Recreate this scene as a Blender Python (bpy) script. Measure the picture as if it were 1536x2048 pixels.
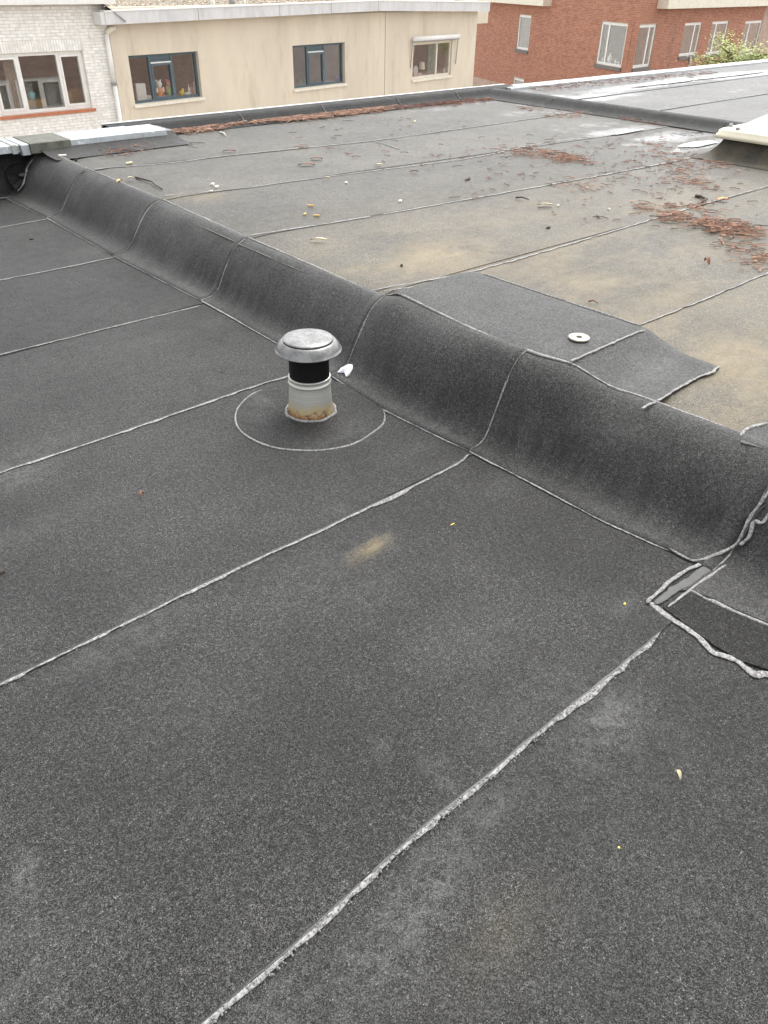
import bpy, math, random
from mathutils import Vector, Matrix, noise as mnoise
R = math.radians
rnd = random.Random(7)
for o in list(bpy.data.objects): bpy.data.objects.remove(o)
SC = bpy.context.scene
COL = SC.collection

# ------------------------------------------------------------------ camera
CAM_H = 1.4; FPX = 1543.0; PITCH = R(34.87); ROLL = R(1.1); AZ = R(47.2)
fw = Vector((0, math.cos(PITCH), -math.sin(PITCH))); rt = Vector((1, 0, 0)); up = rt.cross(fw)
cX = math.cos(ROLL)*rt + math.sin(ROLL)*up
cY = -math.sin(ROLL)*rt + math.cos(ROLL)*up
def tw(a):  # world: x along the seams, y along the roof step
    return Vector((a.x*math.sin(AZ)+a.y*math.cos(AZ), -a.x*math.cos(AZ)+a.y*math.sin(AZ), a.z))
cX, cY, cF = tw(cX), tw(cY), tw(fw)
cam = bpy.data.cameras.new('camera'); camo = bpy.data.objects.new('camera', cam); COL.objects.link(camo)
cam.sensor_fit = 'VERTICAL'; cam.sensor_height = 36; cam.lens = FPX/2048*36
cam.clip_start = 0.05; cam.clip_end = 2000
mw = Matrix((cX, cY, -cF)).transposed().to_4x4(); mw.translation = (0, 0, CAM_H); camo.matrix_world = mw
SC.camera = camo
CO = Vector((0, 0, CAM_H))
def ray(x, y): return cX*((x-768)/FPX) - cY*((y-1024)/FPX) + cF
def onz(x, y, z=0.0):
    d = ray(x, y); t = (z-CAM_H)/d.z
    return Vector((d.x*t, d.y*t, z))

# ------------------------------------------------------------------ sky, sun, exposure
SUN_EL, SUN_AZ = R(58), R(68)
w = bpy.data.worlds.new('World'); SC.world = w; w.use_nodes = True
nt = w.node_tree; bg = nt.nodes['Background']
sky = nt.nodes.new('ShaderNodeTexSky'); sky.sky_type = 'NISHITA'; sky.sun_disc = False
sky.sun_elevation = SUN_EL; sky.sun_rotation = SUN_AZ; sky.air_density = 1.0; sky.dust_density = 3.0; sky.ozone_density = 1.0
hs = nt.nodes.new('ShaderNodeHueSaturation'); hs.inputs['Saturation'].default_value = 0.10
nt.links.new(sky.outputs[0], hs.inputs['Color']); nt.links.new(hs.outputs[0], bg.inputs[0])
bg.inputs[1].default_value = 0.15
sl = bpy.data.lights.new('sun', 'SUN'); sl.energy = 0.5; sl.angle = R(45); sl.color = (1, 0.97, 0.92)
so = bpy.data.objects.new('sun', sl); COL.objects.link(so)
sd = Vector((math.sin(SUN_AZ)*math.cos(SUN_EL), math.cos(SUN_AZ)*math.cos(SUN_EL), math.sin(SUN_EL)))
so.rotation_euler = (-sd).to_track_quat('-Z', 'Y').to_euler(); so.location = (0, 0, 30)
vs = SC.view_settings; vs.view_transform = 'Standard'; vs.look = 'None'; vs.gamma = 1; vs.exposure = 1.62
vs.use_curve_mapping = False
try:
    SC.cycles.max_bounces = 6; SC.cycles.transparent_max_bounces = 12; SC.cycles.use_denoising = True; SC.cycles.denoiser = 'OPENIMAGEDENOISE'; SC.cycles.denoising_input_passes = 'RGB_ALBEDO_NORMAL'; SC.cycles.denoising_prefilter = 'ACCURATE'
    SC.cycles.caustics_reflective = False; SC.cycles.caustics_refractive = False
except Exception: pass

# ------------------------------------------------------------------ helpers
class MB:
    def __init__(s): s.v = []; s.f = []; s.m = []; s.at = {}
    def vert(s, p): s.v.append(tuple(p)); return len(s.v)-1
    def face(s, idx, m=0): s.f.append(tuple(idx)); s.m.append(m)
    def quad(s, a, b, c, d, m=0):
        i = len(s.v); s.v += [tuple(a), tuple(b), tuple(c), tuple(d)]; s.face((i, i+1, i+2, i+3), m)
    def box8(s, p, m=0, skip=()):
        i = len(s.v); s.v += [tuple(q) for q in p]
        for k, f in enumerate(((0,3,2,1), (4,5,6,7), (0,1,5,4), (1,2,6,5), (2,3,7,6), (3,0,4,7))):
            if k not in skip: s.face([i+j for j in f], m)
    def box(s, x0, x1, y0, y1, z0, z1, m=0):
        s.box8([(x0,y0,z0),(x1,y0,z0),(x1,y1,z0),(x0,y1,z0),(x0,y0,z1),(x1,y0,z1),(x1,y1,z1),(x0,y1,z1)], m)
    def tube(s, pts, r, n=8, m=0, caps=True):
        pts = [Vector(p) for p in pts]; rings = []
        rr = r if isinstance(r, (list, tuple)) else [r]*len(pts)
        prev = None
        for k, p in enumerate(pts):
            t = (pts[min(k+1, len(pts)-1)]-pts[max(k-1, 0)]).normalized()
            if prev is None:
                a = t.cross(Vector((0,0,1)))
                if a.length < 1e-3: a = t.cross(Vector((1,0,0)))
            else: a = prev - t*prev.dot(t)
            a.normalize(); b = t.cross(a); prev = a
            i = len(s.v)
            for q in range(n):
                w_ = 2*math.pi*q/n; s.v.append(tuple(p+(a*math.cos(w_)+b*math.sin(w_))*rr[k]))
            rings.append(i)
        for k in range(len(rings)-1):
            for q in range(n):
                s.face((rings[k]+q, rings[k]+(q+1)%n, rings[k+1]+(q+1)%n, rings[k+1]+q), m)
        if caps:
            s.face([rings[0]+q for q in range(n)][::-1], m); s.face([rings[-1]+q for q in range(n)], m)
    def lathe(s, prof, c=(0,0,0), n=32, m=0, close=False):
        rings = []
        for r, z in prof:
            i = len(s.v)
            for q in range(n):
                a = 2*math.pi*q/n; s.v.append((c[0]+r*math.cos(a), c[1]+r*math.sin(a), c[2]+z))
            rings.append(i)
        for k in range(len(rings)-1):
            for q in range(n):
                s.face((rings[k]+q, rings[k]+(q+1)%n, rings[k+1]+(q+1)%n, rings[k+1]+q), m)
        if close: s.face([rings[-1]+q for q in range(n)], m)
    def blob(s, c, r, n=6, k=4, jit=0.0, m=0, half=False):
        rx, ry, rz = r if isinstance(r, (tuple, list)) else (r, r, r)
        base = len(s.v); rings = []
        top = math.pi/2; bot = 0 if half else -math.pi/2
        for j in range(k+1):
            ph = bot+(top-bot)*j/k
            if j == k or (j == 0 and not half):
                rings.append([len(s.v)]); s.v.append((c[0], c[1], c[2]+rz*math.sin(ph))); continue
            ring = []
            for q in range(n):
                a = 2*math.pi*(q+.5*(j % 2))/n; e = 1+rnd.uniform(-jit, jit)
                ring.append(len(s.v)); s.v.append((c[0]+rx*math.cos(ph)*math.cos(a)*e, c[1]+ry*math.cos(ph)*math.sin(a)*e, c[2]+rz*math.sin(ph)*e))
            rings.append(ring)
        for A, B in zip(rings, rings[1:]):
            for q in range(n):
                if len(A) == 1: s.face((A[0], B[(q+1) % n], B[q])[::-1], m)
                elif len(B) == 1: s.face((A[q], A[(q+1) % n], B[0]), m)
                else: s.face((A[q], A[(q+1) % n], B[(q+1) % n], B[q]), m)
    def build(s, name, mats, parent=None, smooth=False, attrs=None, kind=None, origin=None):
        me = bpy.data.meshes.new(name)
        vv = s.v
        if origin is not None: vv = [(a-origin[0], b-origin[1], c-origin[2]) for a, b, c in s.v]
        me.from_pydata(vv, [], s.f)
        if not isinstance(mats, (list, tuple)): mats = [mats]
        for m in mats: me.materials.append(m)
        if len(mats) > 1: me.polygons.foreach_set('material_index', s.m)
        if smooth: me.polygons.foreach_set('use_smooth', [True]*len(s.f))
        for k, vals in s.at.items():
            if len(vals) == len(s.v):
                a = me.attributes.new(k, 'FLOAT', 'POINT'); a.data.foreach_set('value', vals)
            elif len(vals) == len(s.f):
                a = me.attributes.new(k, 'FLOAT', 'FACE'); a.data.foreach_set('value', vals)
        me.update()
        o = bpy.data.objects.new(name, me); COL.objects.link(o)
        if origin is not None: o.location = origin
        if parent is not None:
            o.parent = parent
            if parent.matrix_world.translation.length or parent.location.length:
                o.matrix_parent_inverse = Matrix.Translation(-parent.location)
        if kind: o['kind'] = kind
        return o

def tag(o, label, cat, group=None):
    o['label'] = label; o['category'] = cat
    if group: o['group'] = group
    return o
def empty(name, loc, label=None, cat=None, group=None, kind=None):
    o = bpy.data.objects.new(name, None); COL.objects.link(o); o.location = loc; o.empty_display_size = .2
    if label: tag(o, label, cat, group)
    if kind: o['kind'] = kind
    return o
def interp(tab, x):
    if x <= tab[0][0]: return tab[0][1]
    for (a, b), (c, d) in zip(tab, tab[1:]):
        if x <= c: return b+(d-b)*(x-a)/(c-a)
    return tab[-1][1]
def n3(x, y, z=0.0): return mnoise.noise(Vector((x, y, z)))
def sstep(a, b, x):
    t = min(1, max(0, (x-a)/(b-a))); return t*t*(3-2*t)

# ------------------------------------------------------------------ materials
def newmat(name):
    m = bpy.data.materials.new(name); m.use_nodes = True; t = m.node_tree
    return m, t, t.nodes['Principled BSDF']
def N(t, kind, **kw):
    n = t.nodes.new(kind)
    for k, v in kw.items():
        if k in n.inputs: n.inputs[k].default_value = v
        else: setattr(n, k, v)
    return n
def mixc(t, fac, a, b, mode='MIX'):
    n = t.nodes.new('ShaderNodeMix'); n.data_type = 'RGBA'; n.blend_type = mode
    for s, v in ((n.inputs[0], fac), (n.inputs[6], a), (n.inputs[7], b)):
        if hasattr(v, 'node'): t.links.new(v, s)
        elif isinstance(v, (int, float)): s.default_value = v if s.type == 'VALUE' else (v, v, v, 1)
        else: s.default_value = (*v, 1)
    return n.outputs[2]
def mth(t, op, a, b=None, c=None, clamp=False):
    n = t.nodes.new('ShaderNodeMath'); n.operation = op; n.use_clamp = clamp
    for s, v in zip(n.inputs, (a, b, c)):
        if v is None: continue
        if hasattr(v, 'node'): t.links.new(v, s)
        else: s.default_value = v
    return n.outputs[0]
def rng(t, v, a, b, c=0.0, d=1.0, smooth=True):
    n = t.nodes.new('ShaderNodeMapRange'); n.interpolation_type = 'SMOOTHSTEP' if smooth else 'LINEAR'
    t.links.new(v, n.inputs[0])
    for i, x in enumerate((a, b, c, d)): n.inputs[i+1].default_value = x
    return n.outputs[0]
def noise(t, vec, scale, detail=4, rough=.6, out=0):
    n = N(t, 'ShaderNodeTexNoise', Scale=scale, Detail=detail, Roughness=rough); t.links.new(vec, n.inputs['Vector'])
    return n.outputs[out]
def pos(t): return t.nodes.new('ShaderNodeNewGeometry').outputs['Position']
def attr(t, name): return N(t, 'ShaderNodeAttribute', attribute_name=name).outputs['Fac']
def scl(t, v, s):
    n = N(t, 'ShaderNodeVectorMath', operation='MULTIPLY'); t.links.new(v, n.inputs[0]); n.inputs[1].default_value = s
    return n.outputs[0]

def membrane(name, lo, hi, rough=.55, grain=300, tanc=(.36,.28,.15), sparkle=.125, spec=.5):
    m, t, b = newmat(name); p = pos(t)
    vo = N(t, 'ShaderNodeTexVoronoi', Scale=grain); t.links.new(p, vo.inputs['Vector'])
    sep = N(t, 'ShaderNodeSeparateColor'); t.links.new(vo.outputs['Color'], sep.inputs[0])
    g = mth(t, 'POWER', sep.outputs[0], 1.6)
    col = mixc(t, g, lo, hi)
    spk = rng(t, sep.outputs[1], .975, .995)
    col = mixc(t, spk, col, (sparkle, sparkle, sparkle*.96))
    big = noise(t, p, 1.7, 5, .62); mid = noise(t, p, 16, 4, .6); fine = noise(t, p, 95, 2, .6)
    k = mth(t, 'MULTIPLY', rng(t, big, .3, .7, .78, 1.24), mth(t, 'MULTIPLY', rng(t, mid, .3, .7, .86, 1.14), rng(t, fine, .3, .7, .66, 1.34)))
    vm = N(t, 'ShaderNodeVectorMath', operation='SCALE'); t.links.new(col, vm.inputs[0]); t.links.new(k, vm.inputs['Scale'])
    col = vm.outputs[0]
    br = mth(t, 'ADD', mth(t, 'MULTIPLY', rng(t, noise(t, p, 22, 6, .78), .38, .66, .05, 1.3), rng(t, noise(t, p, 150, 3, .7), .35, .65, .35, 1.2)), mth(t, 'MULTIPLY', g, .3))
    oi = t.nodes.new('ShaderNodeObjectInfo'); vm2 = N(t, 'ShaderNodeVectorMath', operation='SCALE'); t.links.new(col, vm2.inputs[0]); t.links.new(rng(t, oi.outputs['Random'], 0, 1, .86, 1.16, False), vm2.inputs['Scale']); col = vm2.outputs[0]
    bl = mth(t, 'MULTIPLY', attr(t, 'bloom'), br, clamp=True)
    col = mixc(t, mth(t, 'MULTIPLY', bl, .75), col, (.17,.17,.163))
    tb = mth(t, 'MULTIPLY', attr(t, 'tan'), mth(t, 'ADD', mth(t, 'MULTIPLY', rng(t, noise(t, p, 60, 4, .75), .3, .7, .55, 1.0), rng(t, noise(t, scl(t, p, (1.0, 1.9, 1)), 2.2, 5, .6), .36, .64, .3, .95)), mth(t, 'MULTIPLY', g, .12)), clamp=True)
    tl_ = mth(t, 'ABSOLUTE', mth(t, 'SUBTRACT', noise(t, scl(t, p, (1, 1.7, 1)), 1.6, 5, .55), .5))
    tw_ = mth(t, 'MULTIPLY', attr(t, 'tan'), rng(t, tl_, 0, .045, .22, 0))
    col = mixc(t, tb, col, tanc); col = mixc(t, tw_, col, [min(1, x*1.25) for x in tanc])
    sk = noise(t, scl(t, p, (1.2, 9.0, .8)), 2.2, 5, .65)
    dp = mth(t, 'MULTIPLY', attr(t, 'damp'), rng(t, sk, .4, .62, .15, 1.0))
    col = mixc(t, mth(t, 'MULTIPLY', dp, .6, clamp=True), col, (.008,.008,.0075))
    wet = attr(t, 'wet')
    wn = mth(t, 'ADD', wet, mth(t, 'MULTIPLY', mth(t, 'SUBTRACT', noise(t, p, 5.0, 5, .65), .5), .9))
    wm = rng(t, wn, .40, .95)
    col = mixc(t, mth(t, 'MULTIPLY', wm, .5), col, (.03,.03,.028))
    t.links.new(col, b.inputs['Base Color'])
    t.links.new(mth(t, 'SUBTRACT', rng(t, mid, .3, .7, rough-.05, rough+.08), mth(t, 'MULTIPLY', wm, rough-.07)), b.inputs['Roughness'])
    t.links.new(mth(t, 'MULTIPLY_ADD', wm, .4, spec), b.inputs['Specular IOR Level'])
    bh = mth(t, 'ADD', vo.outputs['Distance'], mth(t, 'MULTIPLY', fine, 1.5))
    bp = N(t, 'ShaderNodeBump', Distance=.0016); t.links.new(bh, bp.inputs['Height'])
    t.links.new(mth(t, 'MULTIPLY', mth(t, 'SUBTRACT', 1.0, wm), .8), bp.inputs['Strength']); t.links.new(bp.outputs[0], b.inputs['Normal'])
    return m

def simple(name, col, rough=.6, metal=0.0, var=.12, vs_=6.0, bump=0.0, bs=60.0, stretch=(1,1,1), spec=.5, stain=None):
    m, t, b = newmat(name); p = scl(t, pos(t), stretch)
    nz = noise(t, p, vs_, 5, .65)
    c = mixc(t, rng(t, nz, .3, .7), [x*(1-var) for x in col], [min(1, x*(1+var)) for x in col])
    if stain:
        c = mixc(t, mth(t, 'MULTIPLY', rng(t, noise(t, p, stain[1], 6, .7), stain[2], stain[3]), stain[4]), c, stain[0])
    t.links.new(c, b.inputs['Base Color'])
    t.links.new(rng(t, nz, .3, .7, rough*.88, min(1, rough*1.12)), b.inputs['Roughness']); b.inputs['Metallic'].default_value = metal
    b.inputs['Specular IOR Level'].default_value = spec
    if bump:
        bp = N(t, 'ShaderNodeBump', Strength=bump, Distance=.004); t.links.new(noise(t, pos(t), bs, 4, .6), bp.inputs['Height']); t.links.new(bp.outputs[0], b.inputs['Normal'])
    return m
def toned(name, a, bcol, mortar=None, rough=.85, stain=None, bump=.3):
    m, t, b = newmat(name); p = pos(t)
    c = mixc(t, attr(t, 'tone'), a, bcol)
    nz = noise(t, p, 9, 5, .7)
    c = mixc(t, .35, c, mixc(t, rng(t, nz, .3, .7), 0.55, 1.3), 'MULTIPLY')
    if stain: c = mixc(t, mth(t, 'MULTIPLY', rng(t, noise(t, scl(t, p, stain[5]), stain[1], 6, .7), stain[2], stain[3]), stain[4]), c, stain[0])
    t.links.new(c, b.inputs['Base Color']); b.inputs['Roughness'].default_value = rough
    bp = N(t, 'ShaderNodeBump', Strength=bump, Distance=.004); t.links.new(noise(t, p, 70, 4, .6), bp.inputs['Height']); t.links.new(bp.outputs[0], b.inputs['Normal'])
    return m

M = {}
M['mem'] = membrane('lower_membrane', (.0018,.0018,.0017), (.066,.065,.062), rough=.62, grain=520, spec=.25)
M['memc2'] = membrane('flashing_membrane', (.006,.006,.0057), (.090,.088,.084), rough=.60, grain=520, spec=.27)
M['memu'] = membrane('upper_membrane', (.019,.0175,.0145), (.134,.124,.100), rough=.57, grain=400, tanc=(.235,.182,.100), spec=.33)
M['memd'] = membrane('new_membrane', (.003,.003,.003), (.042,.041,.039), rough=.65, spec=.2, grain=540)
M['memp'] = membrane('plate_membrane', (.014,.014,.0136), (.118,.116,.112), rough=.60, spec=.30, grain=540)
M['mem2'] = membrane('neighbour_membrane', (.03,.03,.0285), (.13,.128,.12), rough=.54, grain=260, spec=.32)
M['memc'] = simple('mossy_bitumen', (.10,.10,.08), .8, var=.4, vs_=14, bump=.4)
m, t, b = newmat('bitumen_bead'); p = pos(t)
c = mixc(t, rng(t, noise(t, p, 120, 5, .75), .36, .60), (.10,.098,.094), (.32,.314,.302))
c = mixc(t, rng(t, noise(t, p, 260, 2, .5), .60, .72), c, (.07,.068,.065))
t.links.new(c, b.inputs['Base Color']); b.inputs['Roughness'].default_value = .72; b.inputs['Specular IOR Level'].default_value = .25
bp = N(t, 'ShaderNodeBump', Strength=.5, Distance=.002); t.links.new(noise(t, p, 180, 4, .6), bp.inputs['Height']); t.links.new(bp.outputs[0], b.inputs['Normal'])
M['bead'] = m
M['beadp'] = simple('pale_bead', (.25,.245,.232), .6, var=.4, vs_=40)
M['smear'] = simple('bitumen_smear', (.085,.084,.08), .75, var=.2, vs_=30, bump=.2)
M['bitumen'] = simple('smooth_bitumen', (.012,.012,.012), .35, var=.3, vs_=40, bump=.3)
M['zinc'] = simple('zinc', (.33,.35,.36), .55, .2, var=.2, vs_=5, stain=((.66,.68,.69), 22, .56, .64, .7))
M['zincd'] = simple('zinc_joint', (.30,.31,.29), .6, .2, var=.2)
M['white'] = simple('white_frame', (.78,.77,.73), .5, var=.05, stain=((.5,.47,.4), 4, .6, .75, .25))
M['cream'] = simple('cream_frame', (.72,.67,.55), .5, var=.06, stain=((.4,.36,.27), 5, .6, .75, .25))
M['blue'] = simple('blue_grey_frame', (.085,.125,.145), .5, var=.12)
M['sillw'] = simple('pale_sill', (.74,.69,.58), .7, var=.08)
M['sillo'] = simple('orange_tile', (.46,.17,.085), .55, var=.15, vs_=9)
M['sillg'] = simple('slate_sill', (.16,.145,.135), .7, var=.2)
M['render'] = simple('beige_render', (.645,.57,.455), .9, var=.08, vs_=1.1, bump=.25, bs=45, stretch=(1,1,.28), stain=((.43,.36,.26), 2.3, .52, .72, .45))
M['fascia'] = simple('fascia_panel', (.60,.595,.585), .55, var=.10, vs_=2.2, stretch=(1.5,1.5,.6), stain=((.42,.42,.41), 2.6, .55, .7, .45))
M['mortarw'] = simple('painted_mortar', (.66,.635,.585), .9, var=.12, vs_=3)
M['mortarr'] = simple('red_mortar', (.42,.31,.25), .9, var=.15, vs_=3)
M['brickw'] = toned('white_painted_brick', (.80,.785,.735), (.88,.87,.83), stain=((.50,.42,.35), 1.3, .58, .72, .45, (1,1,.6)))
M['brickr'] = toned('red_brick', (.33,.125,.072), (.46,.205,.13), stain=((.18,.10,.075), .35, .56, .75, .5, (1,1,.5)))
M['brickb'] = toned('brown_brick', (.24,.17,.14), (.38,.28,.23))
M['room'] = simple('room_wall', (.40,.34,.30), .9, var=.15, vs_=1.5)
M['reflpanel'] = simple('reflection_panel_grey', (.42,.37,.35), .9, var=.12, vs_=.8)
M['roomshade'] = simple('room_shade', (.045,.042,.036), .9, var=.2, vs_=1.5)  # near-black colour stands in for the shade of unlit rooms
M['curtain'] = simple('net_curtain', (.62,.63,.62), .9, var=.1)
M['gcurtain'] = simple('green_curtain', (.20,.33,.27), .9, var=.2)
M['gravel'] = toned('roof_gravel', (.24,.19,.13), (.62,.53,.42), bump=.2)
M['gravelbed'] = simple('gravel_bed', (.20,.17,.13), .9, var=.3, vs_=30)
M['sky'] = simple('cream_plastic', (.64,.585,.45), .4, var=.07, vs_=8)
m, t, b = newmat('opal_dome'); b.inputs['Base Color'].default_value = (.62,.575,.50,1); b.inputs['Roughness'].default_value = .18
M['dome'] = m
M['bolt'] = simple('grey_bolt', (.3,.3,.3), .5, .6)
M['paper'] = simple('paper_scrap', (.86,.86,.92), .8, var=.03)
M['ring'] = simple('galvanised_ring', (.36,.34,.28), .5, .3, var=.15, vs_=60)
M['blackpl'] = simple('black_sleeve', (.004,.004,.004), .6, var=.2, spec=.2)
M['pave'] = simple('paving', (.36,.34,.31), .9, var=.2)
M['bark'] = simple('bark', (.10,.075,.05), .9, var=.3, vs_=12, bump=.6)
M['leaf'] = toned('leaf', (.20,.27,.05), (.46,.50,.11), rough=.55, bump=0)
M['needle'] = toned('fallen_needles', (.085,.042,.03), (.40,.22,.14), rough=.7, bump=0)
M['needled'] = toned('dark_needles', (.055,.03,.022), (.26,.11,.07), rough=.7, bump=0)
for nm, cc in (('butt', (.60,.37,.13)), ('paleleaf', (.62,.54,.36)), ('brownleaf', (.20,.075,.035)), ('twig', (.045,.032,.022)), ('chip', (.68,.66,.58)), ('yellow', (.75,.6,.12)),
               ('toyorange', (.75,.28,.08)), ('toywhite', (.8,.79,.75)), ('toypink', (.62,.25,.2)), ('toygreen', (.3,.55,.16)), ('toyyellow', (.85,.62,.02)), ('lampshade', (.8,.74,.6)), ('teal', (.2,.5,.52)), ('wood', (.45,.26,.11)), ('bluepl', (.16,.18,.5)), ('vase', (.8,.8,.77)), ('plant', (.09,.17,.05)), ('pinkcl', (.6,.4,.38)), ('flake', (.16,.17,.13))):
    M[nm] = simple(nm, cc, .65, var=.15, vs_=30)
# metal of the vent
m, t, b = newmat('vent_metal'); p = pos(t)
sp = N(t, 'ShaderNodeSeparateXYZ'); t.links.new(p, sp.inputs[0])
cc = mixc(t, rng(t, noise(t, p, 25, 4, .6), .3, .7), (.13,.13,.128), (.23,.228,.222))
soot = mth(t, 'MULTIPLY', rng(t, noise(t, p, 9, 4, .6), .52, .68), .8)
zr = rng(t, sp.outputs[2], .262, .285, 1, 0)
cc = mixc(t, mth(t, 'MULTIPLY', soot, zr), cc, (.05,.045,.04))
t.links.new(cc, b.inputs['Base Color']); b.inputs['Metallic'].default_value = .6; b.inputs['Roughness'].default_value = .36
M['vent'] = m
m, t, b = newmat('rusty_sleeve'); p = pos(t)
sp = N(t, 'ShaderNodeSeparateXYZ'); t.links.new(p, sp.inputs[0])
wv = noise(t, scl(t, p, (1, 1, 60)), 3, 3, .6)
cc = mixc(t, rng(t, wv, .3, .7), (.44,.437,.40), (.55,.545,.505))
rn = mth(t, 'ADD', sp.outputs[2], mth(t, 'MULTIPLY', mth(t, 'SUBTRACT', noise(t, p, 14, 5, .65), .5), .09))
cc = mixc(t, rng(t, rn, .025, .075, .7, 0), cc, (.55,.40,.15))
cc = mixc(t, rng(t, rn, .004, .032, .85, 0), cc, (.26,.10,.03))
cc = mixc(t, mth(t, 'MULTIPLY', rng(t, rn, .0, .05, 1, 0), rng(t, noise(t, p, 45, 5, .7), .5, .6)), cc, (.02,.014,.01))
t.links.new(cc, b.inputs['Base Color']); b.inputs['Metallic'].default_value = .45; b.inputs['Roughness'].default_value = .38
bp = N(t, 'ShaderNodeBump', Strength=.10, Distance=.002); t.links.new(wv, bp.inputs['Height']); t.links.new(bp.outputs[0], b.inputs['Normal'])
M['sleeve'] = m
# glass pane
m, t, b = newmat('window_glass'); t.nodes.remove(b)
tr = N(t, 'ShaderNodeBsdfTransparent'); tr.inputs[0].default_value = (.965,.975,.97,1)
gl = N(t, 'ShaderNodeBsdfGlossy', Roughness=.01); gl.inputs[0].default_value = (1,1,1,1)
mx = N(t, 'ShaderNodeMixShader'); fr = N(t, 'ShaderNodeFresnel', IOR=1.6)
gb = t.nodes.new('ShaderNodeNewGeometry')
t.links.new(mth(t, 'MULTIPLY', mth(t, 'ADD', mth(t, 'MULTIPLY', fr.outputs[0], 2.2), .12, clamp=True), mth(t, 'SUBTRACT', 1.0, gb.outputs['Backfacing'])), mx.inputs[0])
t.links.new(tr.outputs[0], mx.inputs[1]); t.links.new(gl.outputs[0], mx.inputs[2]); t.links.new(mx.outputs[0], t.nodes['Material Output'].inputs[0])
M['glass'] = m
m, t, b = newmat('water_drop'); b.inputs['Base Color'].default_value = (.14,.14,.14,1); b.inputs['Roughness'].default_value = .03
M['drop'] = m
m, t, b = newmat('dark_water_drop'); b.inputs['Base Color'].default_value = (.03,.03,.03,1); b.inputs['Roughness'].default_value = .05  # opaque dark colour stands in for the dark refracted by clear drops
M['dropd'] = m
m, t, b = newmat('puddle_water'); b.inputs['Base Color'].default_value = (.05,.05,.046,1); b.inputs['Roughness'].default_value = .06; b.inputs['IOR'].default_value = 1.33
M['puddle'] = m

# ------------------------------------------------------------------ roof levels and the step between them
ZU = .26
fold_px = [(10,395),(95,437),(228,512),(405,603),(560,690),(670,755),(770,820),(850,860),(940,903),(1080,975),(1200,1040),(1390,1125)]
FOLD = sorted([(onz(*q).y, onz(*q).x) for q in fold_px])
FOLD = [(-3, 1.86), (.3, 1.86)]+FOLD
crest_px = [(90,300),(185,342),(325,400),(505,480),(740,582),(945,660),(1080,712),(1160,738),(1270,790),(1400,838),(1536,890)]
def zplus(v): return .058*(min(1, max(0, (v-1.20)/.19))**1.5)*(1-sstep(2.27, 2.40, v))
def ztop(v):  # the step stands higher where the raised plate lies behind it
    return .262+.050*sstep(1.20, 1.41, v)*(1-sstep(2.24, 2.44, v))
CREST = []
for q in crest_px:
    z = .265
    for _ in range(6): p = onz(*q, z); z = ztop(p.y)
    CREST.append((p.y, p.x))
CREST = [(-3, CREST[-1][1]+.03)]+sorted(CREST)
uf = lambda v: interp(FOLD, v)
uc = lambda v: interp(CREST, v)
def und(x, y): return .0035*n3(x*.9, y*.9, 3.1)+.0014*n3(x*3.1, y*3.1, 8.2)

SPOTS = []   # pale bloom: x, y, rx, ry, strength, angle along u
def spot(px, py, ru, rv, s, z=0.0): p = onz(px, py, z); SPOTS.append((p.x, p.y, ru, rv, s))
for a in ((1215,1440,.10,.06,.75), (1180,1500,.09,.05,.5), (960,1640,.16,.045,.5), (840,1790,.14,.05,.6), (760,1930,.12,.05,.55), (560,2030,.1,.05,.4), (250,1280,.14,.05,.45), (310,1230,.1,.06,.35), (60,1745,.012,.03,1.0),
          (880,1550,.012,.05,.5), (755,1500,.02,.02,.5), (20,950,.12,.07,.6), (60,1060,.2,.05,.3), (520,800,.03,.07,.5), (510,830,.02,.05,.4), (770,1080,.04,.05,.45), (680,1020,.03,.03,.5), (730,1180,.12,.06,.25),
          (700,860,.1,.05,.25), (850,890,.1,.03,.4), (300,680,.12,.06,.2), (340,620,.1,.05,.3), (100,890,.15,.06,.3), (1080,1390,.2,.08,.25), (640,1140,.2,.1,.2), (940,1280,.15,.08,.2), (1300,1500,.15,.1,.2), (420,1400,.2,.1,.12),
          (1240,1210,.05,.03,.5), (650,890,.1,.03,.3), (1020,960,.1,.04,.35), (440,640,.1,.07,.35), (190,500,.1,.07,.3), (480,560,.08,.08,.2), (1200,1700,.2,.2,.12), (1000,1900,.25,.2,.15), (40,1950,.08,.1,.35)):
    spot(*a)
TANS = []
def tan(px, py, ru, rv, s, z=0.0): p = onz(px, py, z); TANS.append((p.x, p.y, ru, rv, s))
tan(745, 1095, .048, .017, .95); tan(722, 1110, .035, .018, .6); SPOTS.append((onz(765, 1075).x, onz(765, 1075).y, .03, .02, .5)); tan(1000, 1880, .1, .05, .1)
def field(lst, x, y):
    v = 0
    for a, b, ru, rv, s in lst:
        dx, dy = (x-a)/ru, (y-b)/rv
        if abs(dx) < 2.6 and abs(dy) < 2.6: v = max(v, .8*s*math.exp(-(dx*dx+dy*dy)*.8))
    return v
TANU = []; WETU = []
def utan(px, py, ru, rv, s): p = onz(px, py, ZU); TANU.append((p.x, p.y, ru, rv, s))
def uwet(px, py, ru, rv, s): p = onz(px, py, ZU); WETU.append((p.x, p.y, ru, rv, s))
for a in ((880,510,.5,.25,.95), (950,520,.5,.2,.8), (1100,500,.8,.18,.7), (1380,500,.7,.2,.5), (1180,570,.5,.25,.75), (1350,640,.5,.25,.8), (1450,600,.5,.25,.9), (1480,760,.35,.3,1.0), (1380,700,.3,.2,.75), (1420,820,.2,.3,.7),
          (740,540,.3,.2,.65), (640,480,.1,.06,.6), (1000,440,.8,.2,.4), (900,420,.5,.2,.3), (420,392,.12,.1,.7), (370,392,.1,.08,.4), (660,500,.2,.2,.4), (1250,500,.9,.3,.45), (1520,720,.3,.5,.9), (1100,600,.2,.2,.45)):
    utan(*a)
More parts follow.
